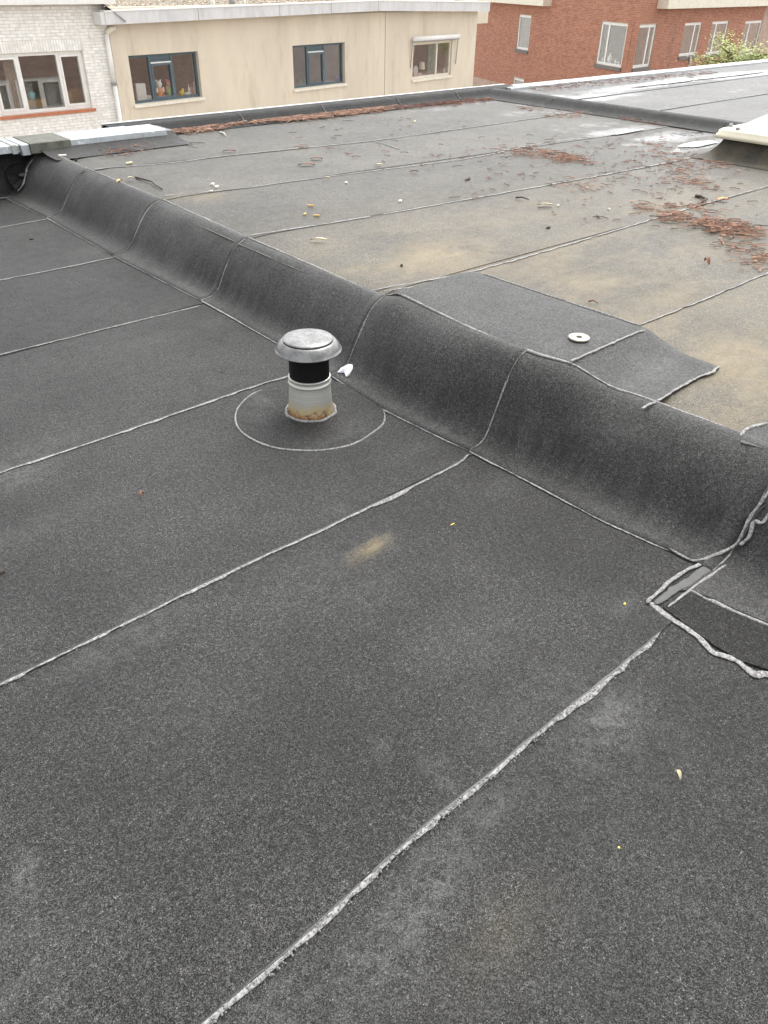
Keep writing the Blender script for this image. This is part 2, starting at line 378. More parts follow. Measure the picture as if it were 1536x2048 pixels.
for a in ((1200,560,1.5,.7,.5), (1450,650,.9,.7,.75), (1000,430,1.5,.5,.34), (1350,420,1.2,.5,.42), (1000,520,.9,.5,.55), (1520,800,.5,.6,.8)): utan(*a)
for a in ((820,208,.6,.16,1.0), (960,202,.6,.15,1.1), (750,218,.4,.12,.8), (1090,205,.6,.2,1.0), (1150,225,.6,.2,.75), (1240,262,.8,.16,1.0), (1190,272,.6,.1,.75), (1350,272,.8,.22,1.15), (1400,290,.7,.15,1.1), (1290,300,.4,.12,.6), (1380,380,.4,.12,.55), (1320,385,.3,.08,.4), (700,232,.3,.1,.4)):
    uwet(*a)
for a in ((700,225,1.2,.12,.62), (900,215,1.2,.22,.7), (1060,225,.9,.4,.62), (1180,250,1.0,.35,.66), (1320,290,.8,.35,.6), (1000,260,1.2,.3,.42), (1400,350,.6,.25,.5), (560,245,.9,.10,.5)): uwet(*a)

def sheet(name, mat, xs0, xs1, v0, v1, parent, z, du=.05, dv=.05, th=.005, lift=lambda x, y: 0, fields=True, upper=False, seed=0, zfun=None, va=None, vb=None):
    """one roll of roofing felt: a gridded sheet with a skirt; xs0, xs1 give its ends at each v"""
    mb = MB(); bl = []; tn = []; we = []
    nv = max(2, int((v1-v0)/dv)); rows = []
    for j in range(nv+1):
        y = v0+(v1-v0)*j/nv; a, b_ = xs0(y), xs1(y); nu = max(2, int(8/du)) if False else None
        rows.append((y, a, b_))
    nu = max(2, int(max(r[2]-r[1] for r in rows)/du))
    def add(x, y, zz, f):
        mb.vert((x, y, zz))
        bl.append(field(SPOTS, x, y) if not upper else 0.0)
        tn.append(field(TANS, x, y) if not upper else field(TANU, x, y))
        we.append(field(WETU, x, y) if upper else 0.0)
    for y, a, b_ in rows:
        for i in range(nu+1):
            x = a+(b_-a)*i/nu; f_ = (y-v0)/(v1-v0)
            yy = y+((va(x) if va else 0)*(1-f_)+(vb(x) if vb else 0)*f_)
            add(x, yy, z+und(x, yy)+lift(x, y), True)
    W_ = nu+1
    for j in range(nv):
        for i in range(nu): mb.face((j*W_+i, j*W_+i+1, (j+1)*W_+i+1, (j+1)*W_+i))
    loop = [i for i in range(W_)]+[j*W_+nu for j in range(1, nv+1)]+[nv*W_+i for i in range(nu-1, -1, -1)]+[j*W_ for j in range(nv-1, 0, -1)]
    base = len(mb.v)
    for k in loop:
        x, y, zz = mb.v[k]; mb.v.append((x, y, zz-th)); bl.append(0); tn.append(0); we.append(0)
    L = len(loop)
    for k in range(L): mb.face((loop[k], base+k, base+(k+1) % L, loop[(k+1) % L]))
    mb.at = {'bloom': bl, 'tan': tn, 'wet': we}
    return mb.build(name, mat, parent, smooth=False)

def resample(pts, step):
    pts = [Vector(p) for p in pts]; out = [pts[0]]
    for a, b_ in zip(pts, pts[1:]):
        L = (b_-a).length; n = max(1, int(L/step))
        for k in range(1, n+1): out.append(a.lerp(b_, k/n))
    return out
BS = [0]
def bead(pts, wa, wb, parent, h=.003, lump=1.0, step=.009, nrm=None, gaps=0.0, zfun=None, mat=None, name='seam_bead', straight='a', lumpfreq=5.0, wig=.003):
    """squeezed-out bitumen along a seam: uneven ribbon wa wide on its left and wb on its right, with lobes"""
    BS[0] += 1; sd_ = BS[0]*7.31
    pts = [Vector(p) for p in pts]
    if 4 < len(pts) < 30:
        for _ in range(2):
            q_ = [pts[0]]
            for a_, b_ in zip(pts, pts[1:]): q_ += [a_.lerp(b_, .25), a_.lerp(b_, .75)]
            pts = q_+[pts[-1]]
    P = resample(pts, step); mb = MB(); prev = None
    side = None
    for k, p in enumerate(P):
        t = (P[min(k+1, len(P)-1)]-P[max(k-1, 0)]).normalized()
        n = nrm(p, k/(len(P)-1)) if nrm else Vector((0, 0, 1))
        s = t.cross(n).normalized(); n = s.cross(t).normalized()
        q = k*step
        l1 = 1+.45*n3(q*16, sd_)+.3*n3(q*38, sd_+3)+.3*n3(q*75, sd_+4)
        l2 = .6+.5*n3(q*14, sd_+9)+.25*n3(q*34, sd_+5)+.12*n3(q*70, sd_+6)+lump*2.0*max(0, n3(q*lumpfreq, sd_+20)-.18)+lump*1.2*max(0, n3(q*lumpfreq*3.3, sd_+40)-.22)
        ends = min(1, min(k, len(P)-1-k)/3+.25)
        gap = 1.0
        if gaps and n3(q*6, sd_+60) < -1+2*gaps*.5+.12*n3(q*40, sd_+11): gap = 0.0
        a = wa*max(.25, l1)*ends; b_ = wb*max(.18, l2)*ends
        c = p+s*(wig*n3(q*14, sd_+70))
        hh = h*(.8+.25*n3(q*22, sd_+80))
        if zfun: c = Vector((c.x, c.y, zfun(c.x, c.y)))
        if gap == 0: prev = None; continue
        i = len(mb.v)
        for f, g in ((-1, -.35), (-.72, .75), (-.1, 1.0), (.55, .9), (.9, .55), (1, -.35)):
            mb.v.append(tuple(c+s*((a if f < 0 else b_)*f)+n*(hh*g)))
        if prev is not None:
            for j in range(5): mb.face((prev+j, prev+j+1, i+j+1, i+j))
        prev = i
    if not mb.f: return None
    return mb.build(name, mat or M['bead'], parent, smooth=True)
def drops(pts, w_, n, parent, r=(.0012,.0030), side=0.0, zoff=.003):
    P = resample(pts, .01); mb = MB()
    for _ in range(n):
        k = rnd.randrange(1, len(P)); t = (P[k]-P[k-1]).normalized(); p = P[k]-t*rnd.uniform(0, .01); s = t.cross(Vector((0,0,1)))
        q = p+s*(side+rnd.uniform(-w_, w_)); rr = rnd.uniform(*r)
        mb.blob((q.x, q.y, q.z+zoff), (rr, rr, rr*.6), 6, 2, half=True)
    o = mb.build('water_droplets', M['drop'], parent, smooth=True, kind='stuff'); return o

# --- lower roof
deck = MB(); deck.box(-5, 2.15, -4, 6.6, -.25, -.012)
lower = deck.build('lower_roof', M['bitumen'], kind='structure')
seam_px = {'E': fitE if False else [(405,2048),(545,1935),(690,1800),(855,1650),(1000,1535),(1100,1445),(1200,1370),(1255,1325),(1322,1264)],
 'A': [(0,1368),(200,1272),(365,1190),(530,1110),(640,1062),(720,1022),(800,985),(920,925),(936,908)],
 'B': [(0,945),(100,912),(200,880),(300,845),(400,810),(500,775),(575,752),(640,733)], 'C': [(0,708),(130,678),(250,648),(400,612)], 'D': [(0,560),(100,541),(228,514)], 'F': [(0,455),(95,438)]}
SV = {k: sum(onz(*q).y for q in v)/len(v) for k, v in seam_px.items()}
vsl = [-3.9, -2.9, -2.0, -1.15, -.36, SV['E'], SV['A'], SV['B'], SV['C'], SV['D'], SV['F'], 6.45]
names = [None]*5+['E', 'A', 'B', 'C', 'D', 'F']
for i in range(len(vsl)-1):
    a, b_ = vsl[i], vsl[i+1]
    # each roll's near edge lies over the roll in front of it
    st = sheet('membrane_strip', M['mem'], lambda y: -4.9, lambda y: uf(y)+.05, a, b_+.03, lower, 0.0, du=.045 if -.5 < b_ < 4 else .08, dv=.04 if -.5 < b_ < 4 else .08,
               lift=lambda x, y, a=a, b_=b_: .0035*(1-(y-a)/(b_+.03-a))-.0025)
    nm = names[i]
    if nm:
        pts = [onz(*q) for q in seam_px[nm]]
        e0 = pts[0]; pts = [Vector((-4.8, SV[nm], 0))]+[Vector((e0.x-.6, SV[nm], 0))]+pts
        big = {'E': (.004, .0115, 1.0), 'A': (.003, .0095, 1.3), 'B': (.003, .010, .7), 'C': (.003, .009, .4), 'D': (.003, .010, .4), 'F': (.003, .009, .3)}[nm]
        pts = [Vector((p.x, p.y, und(p.x, p.y)+.0004)) for p in pts]
        bead(pts, big[0], big[1], st, h=.0016, lump=big[2], straight='a', wig=.0012 if nm in 'EAB' else .003)
        gp = [Vector((p.x, p.y+.003, und(p.x, p.y)+.0014)) for p in pts]
        bead(gp, .0035, .0035, st, h=.0008, lump=0, mat=M['bitumen'], name='seam_groove', gaps=.35)
        if nm in 'EA':
            drops([Vector((p.x, p.y, p.z)) for p in pts[2:]], .007, 380 if nm == 'E' else 160, st, side=.006, r=(.0010,.0026))

# --- the coved step
PROF = [(-.004, .0015), (.02, .0045), (.05, .007), (.08, .016), (.105, .034), (.125, .06), (.145, .096), (.168, .13), (.19, .162), (.215, .192), (.24, .217), (.265, .237), (.29, .250), (.315, .258), (.34, .262)]
def cove(v, k, off=0.0):
    du_, z = PROF[k]; a, c_ = uf(v), uc(v); s = (c_-a)/.34
    zt = ztop(v)
    zz = z*(zt/.262)
    fr = du_/.34
    wob = .006*n3(v*1.7, k*.12, 5)*math.sin(math.pi*min(1, max(0, fr)))+.003*n3(v*5, k*.3, 9)*math.sin(math.pi*min(1, max(0, fr)))
    env = math.sin(math.pi*min(1, max(0, fr)))
    wr = env*(.009*n3(v*2.6, fr*1.5, 31)+.006*n3(v*7.5, fr*2.5, 37)+.003*n3(v*19, fr*5, 41))
    return Vector((a+du_*s+wob-.7*wr, v, zz+.6*wob+.7*wr+off))
def on_cove(px, py):
    best = None
    for k in range(200):
        z = .30*k/199; p = onz(px, py, z)
        a, c_ = uf(p.y), uc(p.y); d_ = (p.x-a)/((c_-a)/.34)
        zz = interp([(q[0], q[1]) for q in PROF], d_)*ztop(p.y)/.262
        e = abs(zz-z)
        if best is None or e < best[0]: best = (e, p)
    return best[1]
step_root = empty('roof_step', (0, 0, 0), kind='structure')
CS = [-2.6, -1.6, -.45, .63, 1.554, 2.37, 3.507, 4.511, 5.576, 6.42]
cross_px = {1.554: [(940,903),(960,892),(985,865),(1000,830),(1020,790),(1045,750),(1075,712)]}
for i in range(len(CS)-1):
    a, b_ = CS[i], CS[i+1]; mb = MB(); bl = []; dm = []
    near = .5 < a < 6
    nv = max(3, int((b_-a)/(.03 if near else .08))); K = len(PROF)
    vv = [a+(b_+.04-a)*j/nv for j in range(nv+1)]
    for v in vv:
        lf = .005*(1-(v-a)/(b_-a))
        for k in range(K):
            p = cove(v, k, .0025+lf); mb.vert(p)
            bl.append(max(field(SPOTS, p.x, p.y)*.7, .30*max(0, .15+n3(v*3.1, k*.33, 51))*(k > 4),  (.35 if k in (1, 2) else .12 if k >= 12 else 0)*max(0, .5+n3(v*2.3, 4.4)), .5*math.exp(-((v-a)/.05)**2)*max(0, .4+n3(k*.9, v*3))))
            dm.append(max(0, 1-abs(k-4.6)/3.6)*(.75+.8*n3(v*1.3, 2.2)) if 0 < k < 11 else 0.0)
    for j in range(nv):
        for k in range(K-1): mb.face((j*K+k, j*K+k+1, (j+1)*K+k+1, (j+1)*K+k))
    bs = len(mb.v)                      # thickness along both long edges and the near end
    for j in range(nv+1):
        for k in (0, K-1):
            x, y, z = mb.v[j*K+k]; mb.v.append((x, y, z-.006)); bl.append(0); dm.append(0)
    for j in range(nv):
        mb.face((bs+2*j, j*K, (j+1)*K, bs+2*j+2)); mb.face((j*K+K-1, bs+2*j+1, bs+2*j+3, (j+1)*K+K-1))
    eb = len(mb.v)
    for k in range(K):
        x, y, z = mb.v[k]; mb.v.append((x, y, z-.006)); bl.append(0); dm.append(0)
    for k in range(K-1): mb.face((k, eb+k, eb+k+1, k+1))
    mb.at = {'bloom': bl, 'damp': dm}
    fs = mb.build('flashing_strip', M['memc2'], step_root, smooth=True)
    if b_ < .6 and a < -.5:
        pass
    vs_ = [a+(b_-a)*j/40 for j in range(41)]
    if a > .6 or a < -.5 or True:
        lo = max(a, .76) if a > .5 else a
        vv2 = [lo+(b_-lo)*j/40 for j in range(41)]
        if a >= .6 or b_ < .3: bead([Vector((uf(v)-.002, v, und(uf(v), v)+.0035)) for v in vv2], .006, .0045, fs, h=.0016, lump=.7, lumpfreq=9, gaps=.22, wig=.002)
        if not (1.3 < (a+b_)/2 < 2.2):
            bead([cove(v, len(PROF)-1, .005) for v in vs_], .004, .006, fs, h=.0016, lump=.6, lumpfreq=8, gaps=.26, wig=.002)
    # cross seam at the near end of the strip
    tn = []
    for k in range(K):
        p = cove(a, k, .0045); tn.append(p)
    def nf(p, f, a=a):
        k = min(K-2, max(0, int(f*(K-1)))); d = cove(a, k+1)-cove(a, k); return Vector((-d.z, 0, d.x)).normalized()
    if a > 0: bead(tn, .0025, .004, fs, h=.002, lump=1.3, nrm=nf, lumpfreq=9, step=.008, gaps=.3, wig=.004)
# the flat tail and smears of bitumen where the step meets the next piece, near right
mb = MB()
def poly_slab(pts, z0, z1, sub=1):
    mb = MB(); n = len(pts); i = 0
    c = sum((Vector((p[0], p[1], 0)) for p in pts), Vector())/n
    for p in pts: mb.vert((p[0], p[1], z1))
    for p in pts: mb.vert((p[0], p[1], z0))
    mb.face(range(n))
    for k in range(n): mb.face((k, n+k, n+(k+1) % n, (k+1) % n))
    # make faces wind outward
    area = sum(pts[k][0]*pts[(k+1) % n][1]-pts[(k+1) % n][0]*pts[k][1] for k in range(n))
    if area < 0: mb.f = [tuple(reversed(f)) for f in mb.f]
    return mb
def pxs(l, z=0.0): return [onz(*q, z) for q in l]
patch = [(1.63, .640), (1.757, .631), (1.775, .52), (1.789, .421), (1.80, .25), (1.81, -.40), (1.64, -.40), (1.635, .25), (1.625, .337), (1.60, .40), (1.60, .474), (1.61, .53)]
tl = poly_slab([(1.72, .650), (1.90, .655), (1.95, .63), (1.95, -.44), (1.785, -.44), (1.785, .3), (1.785, .421), (1.770, .51), (1.765, .576), (1.745, .632)], -.002, .0062).build('flashing_strip', M['memp'], step_root)
pt = poly_slab(patch, -.002, .0050).build('dark_patch_strip', M['memd'], step_root); pt['label'] = 'darker newer strip of felt'
bead(pxs([(1380,1180),(1398,1190),(1415,1199),(1425,1198),(1450,1212),(1470,1222),(1500,1235),(1536,1250)], .006)+[Vector((1.81, .25, .006)), Vector((1.81, -.4, .006))], .003, .007, pt, h=.003, lump=.9, lumpfreq=11)
bead(pxs([(1300,1205),(1318,1222),(1345,1240),(1370,1255),(1395,1272),(1410,1290),(1425,1306),(1445,1312),(1470,1318),(1490,1335),(1512,1350),(1536,1347)], .002)+[Vector((1.625, .2, .002)), Vector((1.64, -.4, .002))], .011, .010, pt, h=.0024, lump=1.1, lumpfreq=12)
bead(pxs([(1312,1208),(1345,1183),(1385,1158),(1420,1136),(1455,1112),(1485,1090),(1510,1066)], .0062), .014, .014, tl, h=.0018, lump=.15, mat=M['smear'])
bead(pxs([(1294,1206),(1330,1172),(1362,1150),(1378,1136),(1400,1128),(1440,1106),(1470,1088)], .0065), .008, .007, tl, h=.0028, lump=1.0, lumpfreq=12, wig=.005)
bead(pxs([(1336,1214),(1376,1184),(1418,1154),(1450,1131),(1482,1110),(1515,1082)], .0065), .006, .004, tl, h=.0022, lump=.3, wig=.004, gaps=.15)
bead([on_cove(*q)+Vector((-.002, 0, .005)) for q in ((1340,1100),(1378,1122),(1392,1125),(1420,1115),(1445,1104),(1468,1094),(1482,1078),(1490,1060),(1497,1040),(1508,1022),(1520,1008),(1536,985),(1560,950))], .004, .006, tl, h=.0035, lump=1.3, lumpfreq=16, step=.007, gaps=.12, wig=.004)
bead([on_cove(*q)+Vector((-.003, 0, .006)) for q in ((1478,1092),(1492,1082),(1502,1066),(1506,1046),(1514,1042),(1522,1050),(1536,1036),(1556,1010))], .006, .009, tl, h=.004, lump=1.4, lumpfreq=18, step=.007, gaps=.12, wig=.006)
bead([on_cove(*q)+Vector((-.002, 0, .004)) for q in ((1470,1098),(1488,1074),(1500,1048),(1516,1020),(1536,1008))], .006, .006, tl, h=.0015, lump=.4, mat=M['bitumen'], name='seam_groove', step=.008)

# --- upper roof
EDGE_V = 6.56
deck = MB(); deck.box(2.9, 7.9, -3.5, 6.75, -.3, ZU-.012)
upper = deck.build('upper_roof', M['bitumen'], kind='structure')
US = {1: [(185,338),(345,326),(450,311),(600,296),(750,282)], 2: [(325,392),(480,378),(600,360),(840,330),(950,315),(1020,300),(1100,282),(1250,268)], 3: [(500,470),(700,440),(900,405),(1050,378),(1230,346),(1336,325)],
      4: [(740,580),(850,562),(940,545),(1050,515),(1290,443),(1400,410),(1536,372)], 5: [(1280,650),(1400,603),(1536,545)]}
UV = {k: sum(onz(*q, ZU).y for q in v)/len(v) for k, v in US.items()}
def seamline(k):
    P = [onz(*q, ZU) for q in US[k]]; n = len(P); mx_ = sum(p.x for p in P)/n; my_ = sum(p.y for p in P)/n
    sl_ = sum((p.x-mx_)*(p.y-my_) for p in P)/max(1e-6, sum((p.x-mx_)**2 for p in P))
    return lambda x: sl_*(min(x, P[-1].x)-mx_)
uvs = [-2.6, -1.5, -.45, .52, UV[5], UV[4], UV[3], UV[2], UV[1], EDGE_V]
ukey = [None, None, None, None, 5, 4, 3, 2, 1]
for i in range(len(uvs)-1):
    a, b_ = uvs[i], uvs[i+1]
    st = sheet('membrane_strip', M['memu'], lambda y: max(2.16, uc(y)-.06), lambda y: 7.75, a, b_+.03, upper, ZU, du=.07, dv=.06, upper=True, va=seamline(ukey[i]) if ukey[i] else None, vb=seamline(ukey[i+1]) if i+1 < len(ukey) and ukey[i+1] else None,
               lift=lambda x, y, a=a, b_=b_: .0035*(1-(y-a)/(b_+.03-a))-.0035+-.010*(1-sstep(.02, .14, x-uc(y))))
    k = ukey[i]
    if k:
        pts = [onz(*q, ZU) for q in US[k]]
        L = pts[-1]
        if L.x < 7.5: pts.append(Vector((7.6, L.y, ZU)))
        pts = [Vector((p.x, p.y, ZU+und(p.x, p.y)+.001)) for p in pts]
        bead(pts, .003, {1: .009, 2: .008, 3: .009, 4: .008, 5: .004}[k], st, h=.0014, mat=M['beadp'], lump=.3, gaps={1: .5, 2: .6, 3: .45, 4: .5, 5: .7}[k], wig=.006)
        bead([Vector((p.x, p.y+.004, p.z+.0005)) for p in pts], .003, .003, st, h=.001, lump=0, mat=M['bitumen'], name='seam_groove', gaps=.3)
ex = bead([onz(*q, ZU+.002) for q in ((750,282),(775,290),(800,298))], .004, .008, st, h=.003, lump=.2)
# raised plate on the edge of the upper roof
plate = MB(); bl = []
prow = []
for j in range(45):
    v = 1.08+(2.40-1.08)*j/44
    zz = ZU+.006+zplus(v)
    x0 = uc(v)-.01; far = 2.63 if v > 1.1 else 2.62
    row = []
    for i in range(13):
        x = x0+(far-x0)*i/12; e = sstep(0, .10, far-x)
        row.append(plate.vert((x, v, ZU+.005+(zz-ZU-.005)*(.85+.15*e)*(1 if x > x0+.06 else .86+.14*(x-x0)/.06)+.4*und(x, v))))
        bl.append(.5*math.exp(-((v-1.22)/.06)**2)*max(0, .5+n3(x*6, v*6)) )
    prow.append(row)
for r0, r1 in zip(prow, prow[1:]):
    for i in range(12): plate.face((r0[i], r0[i+1], r1[i+1], r1[i]))
edge = [r[12] for r in prow]
bb = len(plate.v)
for e in edge: x, y, z = plate.v[e]; plate.v.append((x+.004, y, ZU-.005)); bl.append(0)
for k in range(len(edge)-1): plate.face((edge[k], bb+k, bb+k+1, edge[k+1]))
for r in (prow[0], prow[-1]):
    bb = len(plate.v)
    for e in r: x, y, z = plate.v[e]; plate.v.append((x, y, ZU-.005)); bl.append(0)
    for k in range(12): plate.face((r[k], r[k+1], bb+k+1, bb+k) if r is prow[0] else (r[k+1], r[k], bb+k, bb+k+1))
plate.at = {'bloom': bl}
plate_o = plate.build('raised_plate', M['memp'], upper, smooth=True); plate_o['label'] = 'raised dark plate of felt'
def zplate(x, y): return ZU+.007+zplus(y)*(.85+.15*sstep(0, .10, 2.63-x))
bead([Vector((2.63, v, ZU+.008+.85*zplus(v))) for v in [1.42+.04*k for k in range(21)]], .003, .005, plate_o, h=.003, lump=.5, gaps=.1)
bead([Vector((x, 1.385, zplate(x, 1.385)+.001)) for x in [2.14+.02*k for k in range(24)]], .004, .008, plate_o, h=.003, lump=.8, lumpfreq=14, gaps=.1)
bead([Vector((x, 1.082+.004*math.sin(x*19), ZU+.009)) for x in [2.12+.02*k for k in range(26)]], .004, .007, plate_o, h=.0015, lump=.8, lumpfreq=11, gaps=.35)
bead([cove(v, len(PROF)-1, .004) for v in [1.30+.03*k for k in range(37)]], .003, .008, plate_o, h=.003, lump=1.3, lumpfreq=12, gaps=.1)
bead([onz(*q, ZU+.006) for q in ((765,583),(850,570),(905,556),(940,549),(965,551))], .004, .009, plate_o, h=.003, lump=.2)
bead([onz(*q, ZU+.014) for q in ((800,594),(825,584),(850,576),(870,571))], .004, .008, plate_o, h=.003, lump=.2)
# patch near the right frame edge
rp = poly_slab([tuple(onz(*q, ZU+.005)[:2]) for q in ((1482,884),(1484,872),(1491,861),(1505,854),(1536,846),(1640,836),(1700,930),(1560,905))], ZU-.006, ZU+.004).build('felt_patch', M['memp'], upper)
bead([onz(*q, ZU+.006) for q in ((1480,872),(1490,860),(1505,853),(1536,846))] , .005, .010, rp, h=.004, lump=.8, lumpfreq=14)

# --- far upstand, copings
def sweep_v(prof, u0, u1, name, mat, parent, n=24, wobf=.004, smooth=True, fields=None):
    mb = MB(); K = len(prof)
    for j in range(n+1):
        u = u0+(u1-u0)*j/n
        for k, (v, z) in enumerate(prof):
            wv = wobf*n3(u*2.1, k*.5, 12.0)
            mb.vert((u, v+wv, z+.5*wv))
    for j in range(n):
        for k in range(K-1): mb.face((j*K+k+1, j*K+k, (j+1)*K+k, (j+1)*K+k+1)[::-1])
    return mb.build(name, mat, parent, smooth=smooth)
bounds = [3.04, 4.3, 5.25, 6.25, 7.15, 8.2]
for a, b_ in zip(bounds, bounds[1:]):
    s_ = sweep_v([(6.49, ZU+.001), (6.58, ZU+.006), (6.635, ZU+.026), (6.66, ZU+.056), (6.69, ZU+.074), (6.80, ZU+.078), (6.83, ZU+.06), (6.83, ZU-.3)], a+.004, b_-.004, 'upstand_strip', M['memd'], upper)
    bead([Vector((a, 6.58, ZU+.010)), Vector((a+.005, 6.635, ZU+.030)), Vector((a, 6.66, ZU+.060)), Vector((a, 6.69, ZU+.08))], .003, .006, s_, h=.003, lump=.3)
mb = MB(); mb.box(3.04, 8.16, 6.81, 6.845, ZU+.079, ZU+.084); mb.box(3.04, 8.16, 6.835, 6.845, ZU+.04, ZU+.079)
mb.build('edge_trim', M['fascia'], upper)
sweep_v([(6.02, ZU+.004), (6.15, ZU+.008), (6.24, ZU+.02), (6.30, ZU+.04), (6.33, ZU+.06)], 2.3, 3.42, 'upstand_strip', M['mem'], upper)
sweep_v([(6.33, ZU+.04), (6.345, ZU+.06), (6.60, ZU+.064), (6.83, ZU+.05), (6.83, -.3)], 2.3, 3.43, 'upstand_core', M['bitumen'], upper, smooth=False)
bead([onz(*q, ZU+.004) for q in ((95,301),(160,297),(240,294),(310,289),(355,284),(410,286))], .003, .005, upper, h=.003, lump=.3, mat=M['bitumen'], name='seam_groove')
bead([onz(*q, ZU+.006) for q in ((328,277),(345,284),(372,287),(395,294))], .004, .006, upper, h=.003, lump=.2, gaps=.2)
# upstand that closes the lower roof on its far side
lo_up = sweep_v([(6.28, .003), (6.38, .010), (6.44, .04), (6.47, .09), (6.49, .18), (6.46, .24), (6.45, .285)], -4.9, 2.22, 'upstand_strip', M['mem'], lower, n=60, wobf=.012)
bead([Vector((u, 6.30, .006)) for u in [-1+.1*k for k in range(32)]], .006, .005, lo_up, h=.003, lump=.4)
# crumpled corner felt with a black lump for the pocket's shade
mb = MB(); rows = []
for j in range(9):
    f = j/8; v = 6.47-.16*f
    row = []
    for k in range(9):
        g = k/8
        p = Vector((2.06+.28*g+.035*n3(f*3, g*3, 1), v+.06*g+.03*n3(f*4, g*3, 7), .05+.235*(1-f)*(.4+.6*g)+.12*f*g+.025*n3(f*5, g*5, 4)))
        row.append(mb.vert(p))
    rows.append(row)
for r0, r1 in zip(rows, rows[1:]):
    for k in range(8):
        mb.face((r0[k], r1[k], r1[k+1], r0[k+1]))
cf = mb.build('corner_flap', M['memd'], lower, smooth=True)
bead([Vector((2.08+.02*k, 6.33-.03*math.sin(k*.8), .03+.025*k)) for k in range(9)], .006, .010, cf, h=.006, lump=1.2, lumpfreq=20)
mb = MB(); mb.blob((2.16, 6.36, .12), (.05, .035, .035), 9, 5, .25); mb.build('pocket_shade', M['bitumen'], lower, smooth=True)  # solid black lump; its colour stands in for shade inside the pocket

# zinc copings
zc = empty('zinc_coping', (2.7, 6.45, ZU+.05), 'spotted zinc coping over the left corner, partly replaced by mossy felt', 'roof coping')
def coping(u0, u1, v0, v1, z0, z1, mat, parent, name='coping_sheet', d0=0.0):
    mb = MB(); n = max(2, int((u1-u0)/.25))
    prof = [(v0+.012, z0-.002), (v0-.004, z0), (v0, z0+(z1-z0)*.5), (v0+.004, z1-.004), (v0+.010, z1), (v1-.01, z1+.006), (v1, z1+.004), (v1+.004, z0+.02)]
    K = len(prof)
    for j in range(n+1):
        u = u0+(u1-u0)*j/n
        for v, z in prof: mb.vert((u, v+d0*(u-u0)+.003*n3(u*1.5, 2), z+.003*n3(u*1.3, 7)))
    for j in range(n):
        for k in range(K-1): mb.face((j*K+k, j*K+k+1, (j+1)*K+k+1, (j+1)*K+k)[::-1])
    mb.face(range(K)); mb.face([n*K+k for k in range(K)][::-1])
    return mb.build(name, mat, parent)
ce = [onz(x, y, ZU+.02).x for x, y in ((30,302), (46,300), (124,290), (276,277), (325,272))]
coping(-1.2, ce[0]-.004, 6.33, 6.62, ZU+.03, ZU+.078, M['zinc'], zc)
coping(ce[0], ce[1]-.003, 6.30, 6.62, ZU+.010, ZU+.080, M['zinc'], zc)
coping(ce[0]-.06, ce[0]-.025, 6.322, 6.622, ZU+.022, ZU+.083, M['zincd'], zc, 'joint_strap')
coping(ce[1], ce[2]-.003, 6.285, 6.62, ZU+.018, ZU+.085, M['memc'], zc, 'mossy_felt_cover')
coping(ce[2], ce[3]-.003, 6.30, 6.62, ZU+.030, ZU+.080, M['zinc'], zc)
coping(ce[3], ce[4], 6.30, 6.60, ZU+.032, ZU+.078, M['zinc'], zc)
zr = empty('zinc_edge_trim', (8.2, 6.6, ZU+.02), 'long pale zinc coping along the far edge in front of the red brick wall', 'roof coping')
for k, (a, b_) in enumerate(((8.02, 10.9), (10.905, 13.8), (13.805, 16.7), (16.705, 19.6), (19.605, 22.5), (22.505, 30), (30.005, 38), (38.005, 72))):
    coping(a, b_, 6.60, 6.80, ZU+.025, ZU+.066, M['zinc'], zr)
mb = MB(); mb.blob((8.06, 6.66, ZU+.072), (.012,.012,.008), 6, 3); mb.build('rivet', M['bolt'], zr)

# --- party ridge and neighbouring roof
ZN = ZU+.05
deck = MB(); deck.box(7.9, 72, -3, 6.84, -.3, ZN-.012)
nb = deck.build('neighbouring_roof', M['bitumen'], kind='structure')
nvs = [-2.9, .2, 1.5, 2.6, 3.6, 4.60, 5.62, 6.62]
WETN = []
def nwet(px, py, ru, rv, s): p = onz(px, py, ZN); WETU.append((p.x, p.y, ru, rv, s))
for a in ((1180,195,1.2,.3,1.1), (1300,170,1.6,.25,1.2), (1400,155,1.8,.25,1.2), (1500,148,2,.3,1.1), (1400,190,.8,.12,.55), (1480,180,1,.15,.6), (1480,225,.4,.1,.5), (1440,205,.5,.1,.5), (1250,205,.8,.2,.6)): nwet(*a)
for a, b_ in zip(nvs, nvs[1:]):
    st = sheet('membrane_strip', M['mem2'], lambda y: 7.8, lambda y: 45.5, a, b_+.03, nb, ZN, du=.22, dv=.10, upper=True, lift=lambda x, y, a=a, b_=b_: .004*(1-(y-a)/(b_+.03-a))-.004)
    if a > 3: bead([Vector((7.8+.4*k, a+.01*n3(k*.3, a), ZN+.002)) for k in range(39)], .010, .006, st, h=.0012, lump=.1, mat=M['bitumen'], name='seam_groove', gaps=.12)
def uridge(v): return 7.55
mb = MB(); RP = [(-.16, ZU+.004), (-.08, ZU+.010), (-.035, ZU+.028), (0, ZU+.058), (.03, ZU+.078), (.08, ZU+.086), (.14, ZU+.076), (.24, ZN+.006)]
ridge_root = empty('party_ridge', (0, 0, 0), kind='structure')
rb = [-3, 1.2, 2.6, 3.7, 4.75, 5.7, 6.62]
for a, b_ in zip(rb, rb[1:]):
    mb = MB(); n = 20; K = len(RP)
    for j in range(n+1):
        v = a+(b_-.004-a)*j/n
        for k, (du_, z) in enumerate(RP):
            wv = .006*n3(v*1.6, k*.4, 21); mb.vert((7.62+du_+wv+.02*(v-5), v, z+.6*wv))
    for j in range(n):
        for k in range(K-1): mb.face((j*K+k, j*K+k+1, (j+1)*K+k+1, (j+1)*K+k))
    mb.at = {'damp': [.5]*len(mb.v)}
    mb.build('ridge_strip', M['mem'], ridge_root, smooth=True)

